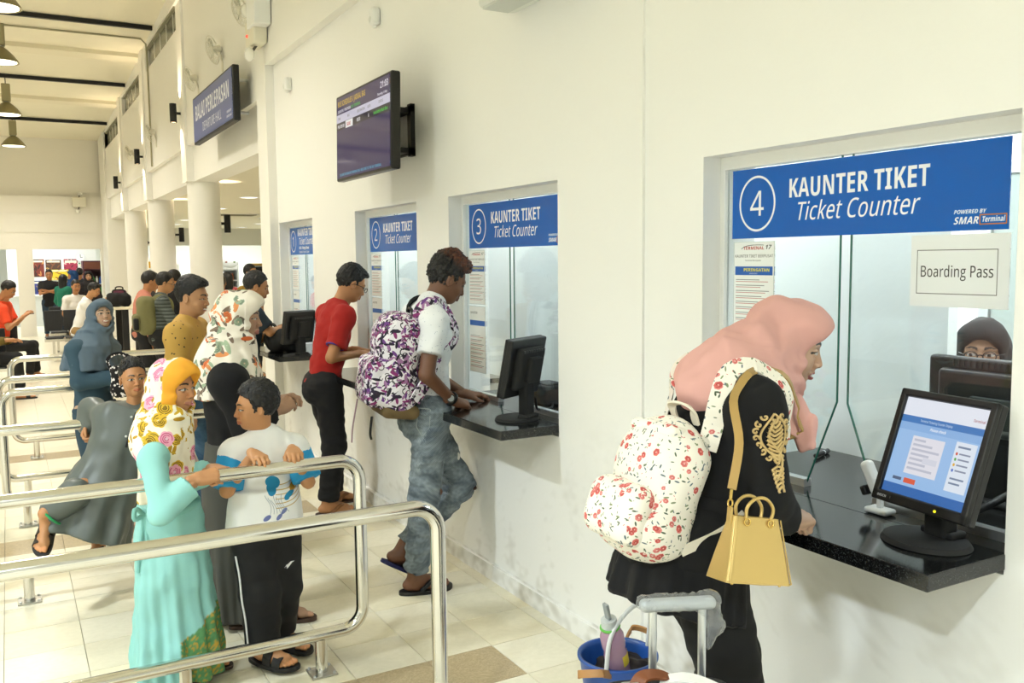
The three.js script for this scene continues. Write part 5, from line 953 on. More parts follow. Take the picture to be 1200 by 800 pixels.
// ---------------------------------------------------------------- boy in white and blue t-shirt
{
  const p = new Person('boy in a white and blue t-shirt and black track pants holding the rail', { s: .74, a: -78, P: [.868, .54, -3.63], N: [.878, .945, -3.64], H: [.845, 1.067, -3.63], ha: 176, hp: -3, hs: 1.03, shR: [.752, .885, -3.635], shL: [.998, .88, -3.62],
    eR: [.71, .755, -3.58], wR: [.8, .908, -3.5], handR: { d: [.12, -.06, 1], n: [0, 1, .1], pose: 'bent' }, eL: [1.03, .755, -3.56], wL: [.955, .905, -3.5], handL: { d: [-.12, -.06, 1], n: [0, 1, .1], pose: 'bent' }, aR: [.835, .085, -3.6], aL: [.93, .085, -3.72], footR: { a: -58 }, footL: { a: -50 }, footS: 1.2 });
  p.body([.52, .25, .105], { kind: 'child', hh: .0026 }); const J = p.J;
  const L = p.legs(new Field(), .01, [.9, .9], { thigh: .105, knee: .092, ank: .08 }); L.disp = wrinkle(.006, 9, 16); p.add('track_pants', L, .008, cloth(0x0a0a0c, .8), 1);
  for (const [S2, q] of [['R', -1]]) { const o = addv(J.rt, J.fw, .25).map(v => v), pt = k => { const c = k < .5 ? lerp3(J.hR, J.kR, k * 2) : lerp3(J.kR, J.aR, k * 2 - 1); let r = .2; for (let i = 0; i < 30; i++) { const e = L.ev(...addv(c, o, r)); if (e < .002) break; r -= e * .7; } return addv(c, o, r + .002); }; p.mesh('side_stripe', tube([.12, .3, .5, .7, .93].map(pt), .004, 30, 6), mat(0xe8e8e6, .7), 'white side stripe'); }
  { let c = addv(lerp3(J.hL, J.kL, .5), [0, 0, 0]); const o = nrm([.1, 0, 1]); let r = .2; for (let i = 0; i < 30; i++) { const e = L.ev(...addv(c, o, r)); if (e < .002) break; r -= e * .7; } c = addv(c, o, r + .002); const s = new THREE.Shape([[-.02, -.01], [.022, .012], [.008, .012], [.012, .006], [-.012, -.0], [-.008, -.016]].map(v => new THREE.Vector2(...v))); const g = new THREE.ExtrudeGeometry(s, { depth: .0015, bevelEnabled: false }); g.translate(...c); p.mesh('logo', g, mat(0xf4f4f2, .6), 'small white mark on the thigh'); }
  const T = new Field(); p.trunk(T, .014, -.02); p.sleeves(T, .008, .12); const S = T; S.p = S.p.filter(q => q.op !== 2); S.plane([.87, .615, -3.6], [0, -1, 0], .006); S.cone([.872, .74, -3.635], [.868, .58, -3.63], J.fw, [[0, .145, .105], [1, .16, .12]], { folds: 5, amp: .03, k: .03 }); S.disp = wrinkle(.005, 10, 10);
  const SL = new Field(); p.sleeves(SL, .02, .92, .06, 'RL', .1);
  const front = tex(512, 512, (x, w, h) => {                            // generic splashes, waves and a little boat instead of any figure
    x.fillStyle = '#f1f1ee'; x.fillRect(0, 0, w, h); x.lineWidth = 5; x.strokeStyle = '#c7a96a'; for (let k = 0; k < 6; k++) { x.beginPath(); x.moveTo(250, 250 + k * 26); x.quadraticCurveTo(370, 262 + k * 26, 450, 208 + k * 24); x.stroke(); }
    x.fillStyle = '#1f86b4'; for (const [a, b, r, s, t] of [[245, 232, 44, 34, .4], [232, 268, 26, 40, .1], [340, 312, 40, 18, -.5], [322, 330, 18, 14, 0]]) { x.beginPath(); x.ellipse(a, b, r, s, t, 0, 7); x.fill(); }
    x.fillStyle = '#b98b2c'; x.beginPath(); x.ellipse(372, 276, 30, 15, -.3, 0, 7); x.fill(); x.fillStyle = '#6d78ad'; for (const [a, b] of [[300, 402], [266, 430], [196, 428]]) { x.beginPath(); x.ellipse(a, b, 24, 12, -.6, 0, 7); x.fill(); }
    x.strokeStyle = '#8d98a6'; x.lineWidth = 2.5; for (let k = 0; k < 7; k++) { x.beginPath(); x.moveTo(190 + k * 16, 300 + (k % 3) * 14); x.bezierCurveTo(200 + k * 12, 340, 240 + k * 10, 350 + k * 6, 214 + k * 20, 410); x.stroke(); }
  });
  const g = surf(S, .008), uv = new Float32Array(g.attributes.position.count * 2), pa = g.attributes.position; const na = g.attributes.normal; for (let i = 0; i < pa.count; i++) { const d = sub([pa.getX(i), pa.getY(i), pa.getZ(i)], [.872, .74, -3.62]); const fr = dot([na.getX(i), na.getY(i), na.getZ(i)], J.fw) > -.1; uv[i * 2] = fr ? .5 - dot(d, J.rt) / .36 : .02; uv[i * 2 + 1] = fr ? .45 + dot(d, J.up) / .36 : .98; } g.setAttribute('uv', new THREE.BufferAttribute(uv, 2));
  p.mesh('shirt', g, new THREE.MeshPhysicalMaterial({ map: front, color: 0xffffff, roughness: .85, side: THREE.DoubleSide })); p.add('sleeve', SL, .008, cloth(0x2a9ad2, .85), 1, 'bright blue sleeves');
  const col = new THREE.TorusGeometry(.06, .011, 10, 32); col.scale(1.05, .95, 1); col.applyQuaternion(new THREE.Quaternion().setFromUnitVectors(V(0, 0, 1), V(...nrm(addv(J.up, J.fw, .55))))); col.translate(...addv(addv(J.N, J.up, -.018), J.fw, .012)); p.mesh('collar', col, cloth(0x4fb0dc), 'light blue neckband');
  p.hair(0x0a0908, { top: .022, side: .012, back: .014, spike: .006, nape: -.06, fringe: .008 });
  for (const S2 of ['R', 'L']) p.sandal(S2, mat(0x191817, .6), 'double', mat(0x24221f, .7));
}
// ---------------------------------------------------------------- man at counter 1 with a black bag
{
  const p = new Person('man in a dark blue t-shirt leaning on a black bag at counter 1', { s: .97, a: 0, P: [1.66, .84, -7.45], N: [1.72, 1.285, -7.45], H: [1.77, 1.45, -7.43], ha: -8, hp: -14, eR: [1.83, 1.09, -7.27], wR: [1.975, 1.115, -7.37], wL: [1.98, 1.1, -7.55], handR: { d: [.9, -.1, -.1], pose: 'lay' }, aR: [1.66, .085, -7.35], aL: [1.72, .085, -7.55] });
  p.body(skinB, { h: .014, hh: .0034, fh: .004 }); p.add('trousers', p.legs(new Field(), .004, [.96, .96]), .014, cloth(0x121416)); const S = p.sleeves(p.trunk(new Field(), .012, .1), .012, .75); S.disp = wrinkle(.006); p.add('shirt', S, .011, cloth(0x26323c), 1); p.hair(0x0b0a0a, { top: .014, nape: -.045 });
  for (const S2 of ['R', 'L']) p.sandal(S2, M.black, 'slide');
  const b = thing('travel_bag', 'black soft travel bag lying on counter shelf 1', 'bag', [1.965, .918, -7.4]); const f = new Field(); f.bx([0, .09, 0], [.13, .085, .18], .07, .03); f.ell([-.05, .11, .12], [.1, .07, .09], .05); f.disp = wrinkle(.016, 9, 11); f.plane([0, .002, 0], [0, -1, 0]); obj('bag_body', surf(f, .01), cloth(0x0b0b0d, .8), b); obj('bag_handle', tube([[-.06, .16, -.1], [-.08, .22, -.06], [-.08, .22, .06], [-.06, .16, .1]], .012, 20, 8), M.blackMatte, b);
}
// ---------------------------------------------------------------- clerk behind window 4
{
  const p = new Person('clerk in a black headscarf and glasses behind the monitor of counter 4', { s: .95, a: 205, P: [3.17, .52, -2.03], N: [3.13, 1.11, -2.02], H: [3.09, 1.295, -2.0], ha: 208, hp: -2, aR: [3.04, .085, -1.9], aL: [3.04, .085, -2.15], kR: [2.9, .5, -1.85], kL: [2.9, .5, -2.1], wR: [3.02, .85, -1.8], wL: [3.02, .85, -2.15] });
  p.body([.36, .2, .12], { kind: 'female', h: .014, face: { gaze: -.4 } }); const S = p.sleeves(p.trunk(new Field(), .012, .0, 1), .01, 1.9); p.add('blouse', S, .012, cloth(0x15171a), 1); p.add('trousers', p.legs(new Field(), .01, [.95, .95]), .014, cloth(0x101113));
  p.hijab(cloth(0x14181a, .8), { drop: .2 }, .007); p.glasses(mat(0x22262a, .25)); for (const S2 of ['R', 'L']) p.sandal(S2, M.black, 'slide');
  const c = thing('office_chair', 'dark swivel chair under the clerk', 'chair', [3.18, 0, -2.03]); obj('seat', new RoundedBoxGeometry(.46, .07, .46, 3, .03).translate(0, .415, 0), cloth(0x1b1d20), c); obj('backrest', new RoundedBoxGeometry(.06, .5, .42, 3, .03).translate(.26, .75, 0), cloth(0x1b1d20), c); obj('column', cyl([0, .06, 0], [0, .4, 0], .03), M.black, c); for (let k = 0; k < 5; k++) { const a = k * 1.2566; obj('leg', cyl([0, .08, 0], [Math.cos(a) * .28, .03, Math.sin(a) * .28], .022, .016), M.black, c); }
}
// ---------------------------------------------------------------- office and counter equipment
function screenTex() {
  return canvasTex(640, 512, (x, w, h) => {
    const g = '#9fc4ee'; x.fillStyle = g; x.fillRect(0, 0, w, h); x.fillStyle = '#e9eef8'; x.fillRect(0, 0, w, 96); x.fillStyle = '#4a7fc0'; x.fillRect(0, 96, w, 36); x.fillStyle = '#dbe6f6'; x.font = '16px sans-serif'; x.fillText('Terminal Ticketing Counter Display', 150, 120);
    x.fillStyle = '#b07a80'; x.font = 'italic bold 20px sans-serif'; x.fillText('Terminal', 530, 70); x.fillStyle = '#8fb7e6'; x.fillRect(0, 132, w, 40); x.fillStyle = '#eef4ff'; x.fillText('Please check', 240, 158);
    x.fillStyle = '#e6e6ee'; x.fillRect(130, 196, 250, 200); x.fillStyle = '#c3c6d4'; for (let k = 0; k < 7; k++) x.fillRect(146, 210 + k * 25, 90 + (k * 61) % 130, 12); x.fillStyle = '#d8dbe6'; x.fillRect(250, 300, 110, 30);
    x.fillStyle = '#e4edf8'; x.fillRect(460, 180, 150, 250); for (const [k, c] of ['#d05a4a', '#5fae5a', '#e0b040', '#5a78c8'].entries()) { x.fillStyle = c; x.beginPath(); x.arc(482, 240 + k * 28, 8, 0, 7); x.fill(); x.fillStyle = '#8d97ab'; x.fillRect(500, 235 + k * 28, 80, 8); } x.fillStyle = '#8090a8'; x.fillRect(480, 200, 90, 10); x.fillRect(480, 360, 100, 9); x.fillRect(480, 384, 80, 9);
    x.fillStyle = '#e0654a'; x.fillRect(150, 420, 92, 26); x.fillStyle = '#5b6a86'; x.fillRect(60, 424, 70, 16); x.fillStyle = '#3f6fb4'; x.fillRect(0, 462, w, 50);
  });
}
// monitor: stand foot at the origin, screen facing +z, tilted back
function monitor(name, label, p, turn, { w = .34, h = .275, tilt = .25, y = .22, back = false, screen = null } = {}) {
  const t = thing(name, label, 'monitor', p, turn);
  const foot = new THREE.CylinderGeometry(.11, .118, .012, 40).scale(1, 1, .85).translate(0, .007, 0);
  obj('base', [foot, box(-.05, .05, .01, .03, -.09, -.03, .008)], M.blackMatte, t);
  obj('stand', new RoundedBoxGeometry(.075, y + .02, .05, 3, .015).translate(0, (y + .02) / 2, -.05), M.blackMatte, t);
  const g = new THREE.Group(); g.name = 'screen_housing'; g.position.set(0, y + .08, -.02); g.rotation.x = -tilt; t.add(g);
  obj('bezel', [box(-w / 2, w / 2, -h / 2, h / 2, -.03, .0, .008), box(-w / 2, -w / 2 + .02, -h / 2, h / 2, -.005, .012, .005), box(w / 2 - .02, w / 2, -h / 2, h / 2, -.005, .012, .005), box(-w / 2, w / 2, h / 2 - .02, h / 2, -.005, .012, .005), box(-w / 2, w / 2, -h / 2, -h / 2 + .028, -.005, .012, .005)], M.black, g);
  obj('rear_cover', [box(-w * .36, w * .36, -h * .36, h * .36, -.062, -.02, .018), box(-.05, .05, -.06, .06, -.085, -.05, .01)], M.blackMatte, g);
  for (let k = 0; k < 9; k++) obj('vent_slot', box(-w * .3 + k * w * .07, -w * .3 + k * w * .07 + .012, h * .3, h * .34, -.064, -.058), mat(0x2d2f31, .5), g);
  const sm = screen ? new THREE.MeshStandardMaterial({ color: 0x0a0a0a, roughness: .25, emissive: 0xffffff, emissiveIntensity: .95, emissiveMap: screen }) : mat(0x0c0e12, .12);
  panel(w - .04, h - .05, sm, 'screen', g, [0, .004, .0], 0);
  return t;
}
{ const t = monitor('customer_monitor', 'touch monitor with a blue ticketing page on counter shelf 4', [2.03, .916, -1.45], FACE - .12, { screen: screenTex(), w: .3, h: .31, tilt: .34, y: .15 });
  const g = t.children.find(c => c.name === 'screen_housing'); panel(.05, .012, mat(0xffffff, .4, 0, { map: canvasTex(128, 32, (x, w, h) => { x.fillStyle = '#0b0b0c'; x.fillRect(0, 0, w, h); x.fillStyle = '#cfd2d4'; x.font = 'bold 24px sans-serif'; x.fillText('OKSCN', 16, 25); }) }), 'maker_mark', g, [-.11, -.141, .012]); obj('power_light', sph([.06, -.142, .013], .0035), glow(0xd8d020, 2), g); }
monitor('customer_monitor', 'black monitor seen from behind on counter shelf 3', [2.03, .916, -3.58], -2.65, { w: .3, h: .27, tilt: .2, y: .17 });
monitor('customer_monitor', 'black monitor beside the bag on counter shelf 1', [1.96, .916, -6.98], -2.7, { w: .3, h: .26, tilt: .2, y: .15 });
monitor('customer_monitor', 'black monitor half hidden by the man in red at counter 2', [2.0, .916, -5.15], -2.65, { w: .3, h: .26, tilt: .2, y: .15 });
{ // the clerk's own monitor, seen from behind through the glass
  const t = thing('clerk_monitor', 'large black monitor of the clerk seen from behind through the glass', 'monitor', [2.56, .916, -1.585]); t.rotation.y = Math.PI / 2 + .0;
  obj('base', new RoundedBoxGeometry(.24, .015, .18, 2, .006).translate(0, .008, .0), M.blackMatte, t); obj('stand', new RoundedBoxGeometry(.1, .3, .035, 3, .012).translate(0, .15, -.03), mat(0x17191b, .5), t);
  const g = new THREE.Group(); g.name = 'screen_housing'; g.position.set(0, .27, 0); t.add(g);
  obj('casing', [box(-.24, .24, -.14, .155, -.02, .02, .012), box(-.19, .19, -.1, .12, -.05, -.015, .02)], mat(0x101213, .4), g); obj('mount_plate', box(-.07, .07, -.05, .045, -.062, -.045, .004), mat(0x3c4140, .4, .5), g); obj('hinge', cyl([-.08, -.055, -.05], [.08, -.055, -.05], .016), mat(0x5a5f5e, .35, .5), g);
  for (let k = 0; k < 18; k++) obj('vent_slot', box(-.17 + k * .019, -.16 + k * .019, .126, .146, -.024, -.019), mat(0x2a2d2e, .6), g);
  panel(.05, .035, mat(0xd9dedd, .6), 'sticker', g, [-.12, -.11, -.053], Math.PI); panel(.03, .01, mat(0xd8c02a, .6), 'yellow_sticker', g, [-.17, .0, -.053], Math.PI);
}
tag(obj('printer', [box(2.42, 2.66, .917, 1.06, -1.42, -1.18, .015), box(2.44, 2.64, 1.06, 1.09, -1.4, -1.2, .01)], M.blackMatte), 'black ticket printer at the right jamb behind the glass of window 4', 'printer');
tag(obj('card_reader', [box(2.32, 2.44, .917, 1.02, -3.95, -3.8, .012), box(2.33, 2.43, 1.02, 1.03, -3.94, -3.81, .005)], M.blackMatte), 'small black device behind the glass of window 3', 'device');
tag(obj('device_cable', tube([[2.36, .93, -3.8], [2.3, .925, -3.72], [2.22, .93, -3.68], [2.16, .95, -3.62], [2.14, 1.0, -3.6]], .006, 40, 6), M.black), 'black cable running from the device to the monitor on counter 3', 'cable');
tag(obj('monitor_cable', tube([[2.56, 1.12, -1.55], [2.5, 1.05, -1.42], [2.42, .96, -1.5], [2.3, .93, -1.52]], .012, 40, 8), M.black), 'thick black cable beside the monitors of counter 4', 'cable');
{ const t = thing('barcode_scanner', 'white hand scanner standing on a small white foot on counter 4', 'scanner', [2.15, .916, -1.685]);
  obj('foot', new RoundedBoxGeometry(.05, .016, .075, 3, .007).translate(0, .009, 0), mat(0xe9eceb, .3), t); obj('stem', new RoundedBoxGeometry(.016, .06, .016, 2, .004).translate(0, .045, 0), mat(0xe9eceb, .3), t);
  const h = obj('scanner_head', new RoundedBoxGeometry(.035, .1, .035, 3, .014).rotateX(-.5).translate(0, .1, -.03), mat(0xe9eceb, .3), t); obj('window', new RoundedBoxGeometry(.03, .028, .02, 2, .006).rotateX(-.5).translate(-.006, .06, -.045), M.black, t); }
{ const t = thing('marker_pen', 'black marker pen lying on the counter behind the glass', 'pen', [2.6, .925, -2.3], .35); obj('barrel', cyl([-.055, 0, 0], [.03, 0, 0], .008), M.black, t); obj('cap', cyl([.03, 0, 0], [.062, 0, 0], .009), mat(0x33373a, .4), t); obj('band', cyl([.018, 0, 0], [.026, 0, 0], .0085), mat(0xc8ccd0, .4), t); }
tag(panel(.2, .28, mat(0xeff3f2, .5), 'paper_sheet', scene, [2.725, 1.1, -3.9], FACE), 'white sheet on the partition behind window 3', 'notice');
// ---------------------------------------------------------------- luggage at the lower edge
{ const t = thing('suitcase', 'black trolley suitcase with a raised silver handle in clear plastic', 'suitcase', [1.175, 0, -1.42], -.4);
  obj('shell', new RoundedBoxGeometry(.36, .52, .22, 4, .04).translate(0, .33, .14), cloth(0x101114, .7), t); for (const x of [-.14, .14]) for (const z of [.06, .22]) obj('wheel', new THREE.CylinderGeometry(.028, .028, .022, 20).rotateZ(1.57).translate(x, .032, z), M.black, t);
  for (const x of [-.052, .052]) obj('handle_tube', cyl([x, .56, .03], [x, .94, .03], .0085, .0085, 14), M.alu, t); obj('grip', new RoundedBoxGeometry(.16, .026, .03, 3, .012).translate(0, .945, .03), mat(0xb9bcbc, .4, .3), t);
  const f = new Field(); f.cap([-.07, .95, .03], [.07, .948, .03], .02, .023, .02); f.cap([.06, .945, .03], [.08, .9, .035], .02, .017, .02); f.cap([.08, .9, .035], [.066, .85, .03], .016, .008, .02); f.disp = (x, y, z) => .006 * (Math.abs(noise.noise(x * 50, y * 40, z * 40)) * 1.6 + .6 * Math.abs(noise.noise(x * 120, y * 100, z * 90)));
  obj('plastic_wrap', surf(f, .0045), new THREE.MeshPhysicalMaterial({ color: 0xf4f6f8, roughness: .2, transmission: .93, thickness: 0, ior: 1.45, side: THREE.DoubleSide }), t);
}
{ const t = thing('duffel_bag', 'black duffel bag with a white strap on top of the suitcase', 'bag', [1.06, .6, -1.33], -.4); const f = new Field(); f.bx([0, .1, 0], [.19, .1, .11], .06, .03); f.disp = wrinkle(.01, 10, 12); f.plane([0, .004, 0], [0, -1, 0]); obj('bag_body', surf(f, .009), cloth(0x141519, .7), t);
  obj('zip', tube([[-.17, .2, .01], [-.05, .208, .012], [.08, .207, .01], [.17, .2, .0]], .005, 30, 6), mat(0x3a3c40, .4, .6), t); obj('luggage_tag', strapOf([[-.04, .2, -.02], [-.02, .225, -.03], [.02, .222, -.04], [.05, .205, -.05]], .03, .005, () => [0, 1, .2]), mat(0x7a4526, .5), t, 'brown leather tag'); obj('white_strap', strapOf([[.02, .21, -.04], [.07, .222, -.02], [.12, .214, .02], [.17, .19, .05], [.2, .14, .07]], .036, .005, () => [.2, 1, .1]), mat(0xeceae4, .6), t); obj('ring', new THREE.TorusGeometry(.016, .003, 8, 24).rotateX(1.2).translate(-.045, .215, -.03), M.alu, t); }
{ const t = thing('bucket', 'blue tub with tan handles standing on the floor by the wall', 'tub', [1.76, 0, -2.42]); t.scale.setScalar(.84); const P = [[0, .01], [.1, .01], [.115, .02], [.155, .34], [.165, .35], [.165, .36], [.152, .36], [.146, .34], [.108, .03], [0, .025]].map(p => new THREE.Vector2(...p)); obj('tub', new THREE.LatheGeometry(P, 48), mat(0x2757a8, .35), t);
  for (const s of [-1, 1]) obj('handle', strapOf([[s * .11, .34, s * .11 * -1], [s * .18, .375, s * -.14], [s * .23, .36, s * -.08], [s * .2, .33, s * -.03], [s * .15, .325, s * -.02]], .03, .008, () => [s, .3, 0]), mat(0xb98750, .55), t, 'tan leather handle');
  obj('hoop', tube([[-.13, .34, .1], [-.12, .5, .12], [-.02, .58, .1], [.1, .575, .06], [.15, .5, .02], [.152, .36, 0]], .009, 50, 10), mat(0xdfe2e2, .35), t, 'white hoop handle');
  const f = new Field(); f.ell([.02, .28, .02], [.12, .07, .11], .02); f.disp = wrinkle(.03, 14, 14); obj('lining', surf(f, .009), cloth(0x2a2426, .9), t, 'dark cloth inside the tub'); }
{ const t = thing('water_bottle', 'pink translucent water bottle with a grey strap inside the blue tub', 'bottle', [1.74, .22, -2.37]); t.rotation.set(.1, 0, .28); const P = [[0, 0], [.036, 0], [.04, .012], [.04, .13], [.036, .145], [.04, .16], [.04, .2], [.03, .225], [.024, .235], [0, .235]].map(p => new THREE.Vector2(...p)); obj('bottle_body', new THREE.LatheGeometry(P, 36), new THREE.MeshPhysicalMaterial({ color: 0xd9b2cc, roughness: .15, transmission: .45, thickness: 0, side: THREE.DoubleSide }), t); obj('cap', cyl([0, .232, 0], [0, .262, 0], .029, .026, 24), mat(0xcfd3d0, .4), t); obj('lid_ring', new THREE.TorusGeometry(.03, .005, 8, 28).rotateX(1.57).translate(0, .232, 0), mat(0x66b84a, .5), t); obj('carry_strap', box(-.006, .006, .262, .32, -.012, .012, .003), mat(0x9aa0a0, .5), t); obj('label', new THREE.CylinderGeometry(.0405, .0405, .04, 30, 1, true, 0, 2).translate(0, .11, 0), mat(0xe0c62a, .5), t); }

// ---------------------------------------------------------------- people farther back
function far(label, o, look) {
  const p = new Person(label, o, look.group); p.body(look.skin || skinB, { kind: look.kind || 'male', h: .022, hh: .0068, fh: .0075, footh: .011, smile: look.smile });
  if (look.skirt) { const K = new Field(); K.cone(addv(p.J.P, [0, .06, 0]), [(p.J.aR[0] + p.J.aL[0]) / 2, .05, (p.J.aR[2] + p.J.aL[2]) / 2], p.J.fw, [[0, .15, .12], [1, .19, .18]], { folds: 7, amp: .05 }); p.add('skirt', K, .018, cloth(look.skirt)); }
  else { const L = p.legs(new Field(), .004, [.95, .95]); L.disp = wrinkle(.006, 9, 20); p.add('trousers', L, .017, cloth(look.pants ?? 0x15171a)); }
  const S = p.sleeves(p.trunk(new Field(), .014, .1, look.kind === 'female' ? 1 : 0), .012, look.long ? 1.9 : .75); S.disp = wrinkle(.006, 9, 12); p.add(look.long ? 'jacket' : 'shirt', S, .014, look.shirtM || cloth(look.shirt), 1);
  if (look.scarf !== undefined) p.hijab(cloth(look.scarf), { drop: .18 }, .011); else if (look.longhair) { const F = new Field(), A = [p.J.hx, p.J.hy, p.J.hz]; F.ell(p.hp(0, .035, -.02), [.088, .098, .105], .03, 1, A); F.ell(p.hp(0, -.09, -.06), [.09, .15, .055], .04, 1, A); F.ell(p.hp(0, -.02, .12), [.07, .09, .09], .01, -1, A); F.disp = wrinkle(.006, 40, 10); p.add('hair', F, .01, hairMat(0x0c0a0a)); }
  else p.hair(look.hair ?? 0x0d0b0a, { top: .016 }, .008);
  for (const S2 of ['R', 'L']) p.sandal(S2, M.black, 'slide', M.black, 'shoe');
  return p;
}
far('seated man in a bright orange t-shirt looking at his phone by the left edge', { s: .98, a: -10, P: [-.15, .5, -14.6], N: [-.06, 1.1, -14.5], H: [.0, 1.3, -14.45], ha: -20, hp: -28, wR: [.16, .93, -14.3], wL: [.2, .95, -14.5], kR: [.25, .5, -14.45], kL: [.28, .5, -14.7], aR: [.2, .085, -14.45], aL: [.3, .085, -14.7] }, { shirt: 0xe8481f, pants: 0x101113 });
far('seated person in olive and black with folded arms cut off by the left edge', { s: .98, a: 0, P: [-.28, .5, -12.7], N: [-.26, 1.02, -12.7], H: [-.25, 1.2, -12.7], ha: 10, hp: -10, wR: [-.06, .74, -12.5], wL: [-.0, .72, -12.75], kR: [.05, .5, -12.55], kL: [.05, .5, -12.85], aR: [.06, .085, -12.55], aL: [.08, .085, -12.85] }, { shirt: 0x6a5a24, pants: 0x101112, long: true });
far('standing man in a black t-shirt and jeans with folded arms in the far opening', { s: .93, a: -95, P: [.8, .8, -22.9], N: [.81, 1.25, -22.9], H: [.82, 1.415, -22.88], ha: -95, wR: [.9, 1.08, -22.68], wL: [.72, 1.08, -22.66], eR: [.62, 1.0, -22.8], eL: [1.0, 1.0, -22.8] }, { shirt: 0x131416, pants: 0x23384a });
far('woman with long black hair in a green top with her back turned', { s: .88, a: 40, P: [1.02, .74, -21.6], N: [1.03, 1.16, -21.6], H: [1.05, 1.32, -21.6], ha: 60 }, { shirt: 0x0f6b54, pants: 0x23303f, longhair: true, kind: 'female', long: true });
{ const p = far('seated man in a white t-shirt bent over his phone at the high table', { s: 1, a: -8, P: [1.02, .5, -17.2], N: [1.17, 1.03, -17.15], H: [1.29, 1.2, -17.1], ha: -14, hp: -24, wR: [1.46, 1.0, -17.0], wL: [1.48, 1.0, -17.2], kR: [1.45, .5, -17.0], kL: [1.45, .5, -17.3], aR: [1.4, .085, -17.0], aL: [1.45, .085, -17.3] }, { shirt: 0xf0f0ee, pants: 0x9a7d4e, skin: skinA });
  tag(obj('phone', box(1.5, 1.6, 1.06, 1.072, -17.13, -17.06, .004), M.black), 'dark phone in the hands of the man in white', 'phone'); }
tag(obj('phone', box(.2, .3, .96, .972, -14.42, -14.34, .004), M.black), 'dark phone held by the man in orange', 'phone');
far('man in a dark cap and white shirt seated beyond the man in white', { s: .95, a: -70, P: [1.06, .5, -18.6], N: [1.08, 1.05, -18.6], H: [1.1, 1.24, -18.55], ha: -75, hp: -8, kR: [.98, .5, -18.2], kL: [1.18, .5, -18.2], aR: [.98, .085, -18.2], aL: [1.18, .085, -18.2] }, { shirt: 0xe8e4dd, pants: 0x222326 });
far('woman in a dark blue headscarf in the far shop', { s: .92, a: 170, P: [1.28, .8, -22.6], N: [1.28, 1.23, -22.6], H: [1.28, 1.4, -22.6], ha: 190 }, { shirt: 0x1b4a78, scarf: 0x143f70, kind: 'female', long: true, skirt: 0x1b2a40 });
far('man with dark hair standing behind the seated crowd in the far shop', { s: .95, a: 60, P: [1.45, .82, -22.9], N: [1.45, 1.27, -22.9], H: [1.45, 1.44, -22.9], ha: 70 }, { shirt: 0x2a2c30 });
far('woman in a black headscarf facing the hall beside the maroon kiosk', { s: .92, a: -95, P: [1.6, .8, -22.4], N: [1.6, 1.22, -22.4], H: [1.6, 1.38, -22.38], ha: -100 }, { shirt: 0x241c20, scarf: 0x151215, kind: 'female', long: true, skirt: 0x1a1a1d, skin: skinC });
far('man in a salmon hooded jacket behind the khaki backpack', { s: .96, a: 0, P: [1.4, .84, -11.75], N: [1.44, 1.27, -11.75], H: [1.52, 1.43, -11.75], ha: 5, hp: -10 }, { shirt: 0xc07a66, long: true, pants: 0x17181b });
far('man in a grey striped shirt and glasses with a khaki backpack', { s: .97, a: 0, P: [1.5, .84, -11.0], N: [1.53, 1.26, -11.0], H: [1.585, 1.42, -11.0], ha: -8, hp: -10, wR: [1.74, 1.0, -10.85], wL: [1.74, 1.02, -11.1], eR: [1.62, .96, -10.75] }, { shirtM: print(texStripe), long: true, pants: 0x141518, skin: skinA }).glasses(M.black);
{ const B = [1.365, 1.06, -11.0], b = thing('backpack', 'khaki backpack worn by the man in the grey striped shirt', 'backpack', B); const f = new Field(); f.bx([0, 0, 0], [.1, .22, .15], .08, .03); f.disp = wrinkle(.01, 9, 9); obj('pack_body', surf(f, .014), cloth(0x76734a, .85), b); const k = new Field(); k.bx([-.1, -.08, .0], [.05, .1, .12], .04, .02); obj('front_pocket', surf(k, .014), cloth(0x6b6842, .85), b); obj('mesh_panel', box(-.155, -.1, -.16, -.02, .06, .155, .02), M.blackMatte, b); obj('shoulder_strap', strapOf([[.07, .19, .09], [.14, .22, .13], [.24, .16, .14], [.25, .0, .15]], .05, .01, () => [0, .6, 1]), cloth(0x76734a), b); }
far('person with dark hair behind the man in the salmon jacket', { s: .95, a: 10, P: [1.62, .83, -13.0], N: [1.66, 1.25, -13.0], H: [1.72, 1.41, -13.0], ha: 20 }, { shirt: 0x23201f, long: true });
far('man in black left of the thick column, behind the striped shirt', { s: .97, a: 20, P: [2.0, .84, -13.6], N: [2.03, 1.27, -13.6], H: [2.06, 1.43, -13.6], ha: 160 }, { shirt: 0x131315, long: true });
far('woman in a purple headscarf among the waiting passengers right of the column', { s: .93, a: -40, P: [2.95, .8, -15.2], N: [2.95, 1.22, -15.2], H: [2.95, 1.4, -15.2], ha: 20 }, { shirt: 0x3d2140, scarf: 0x4a2a4c, kind: 'female', long: true, skirt: 0x2a2030 });
far('grey-haired person in a teal shirt among the waiting passengers', { s: .93, a: 60, P: [2.78, .78, -13.9], N: [2.78, 1.18, -13.9], H: [2.79, 1.35, -13.9], ha: 70 }, { shirt: 0x3a8c8c, hair: 0x5a5348 });
far('person in a red and white patterned top by the drinks shelf', { s: .92, a: 100, P: [3.35, .8, -16.2], N: [3.35, 1.2, -16.2], H: [3.35, 1.37, -16.2], ha: 110 }, { shirtM: print(tex(128, 128, (x, w, h) => { x.fillStyle = '#b8464a'; x.fillRect(0, 0, w, h); blossoms(x, w, h, [leaf('#eadfd8')], 40, 3, 9, 6); }, [4, 4])), long: true, kind: 'female', longhair: true });
far('person with black hair in front of the black shelf by the counter pillar', { s: .97, a: -60, P: [3.04, .86, -13.1], N: [3.04, 1.3, -13.1], H: [3.05, 1.5, -13.1], ha: -50 }, { shirt: 0x9a7a2a, skin: skinA });
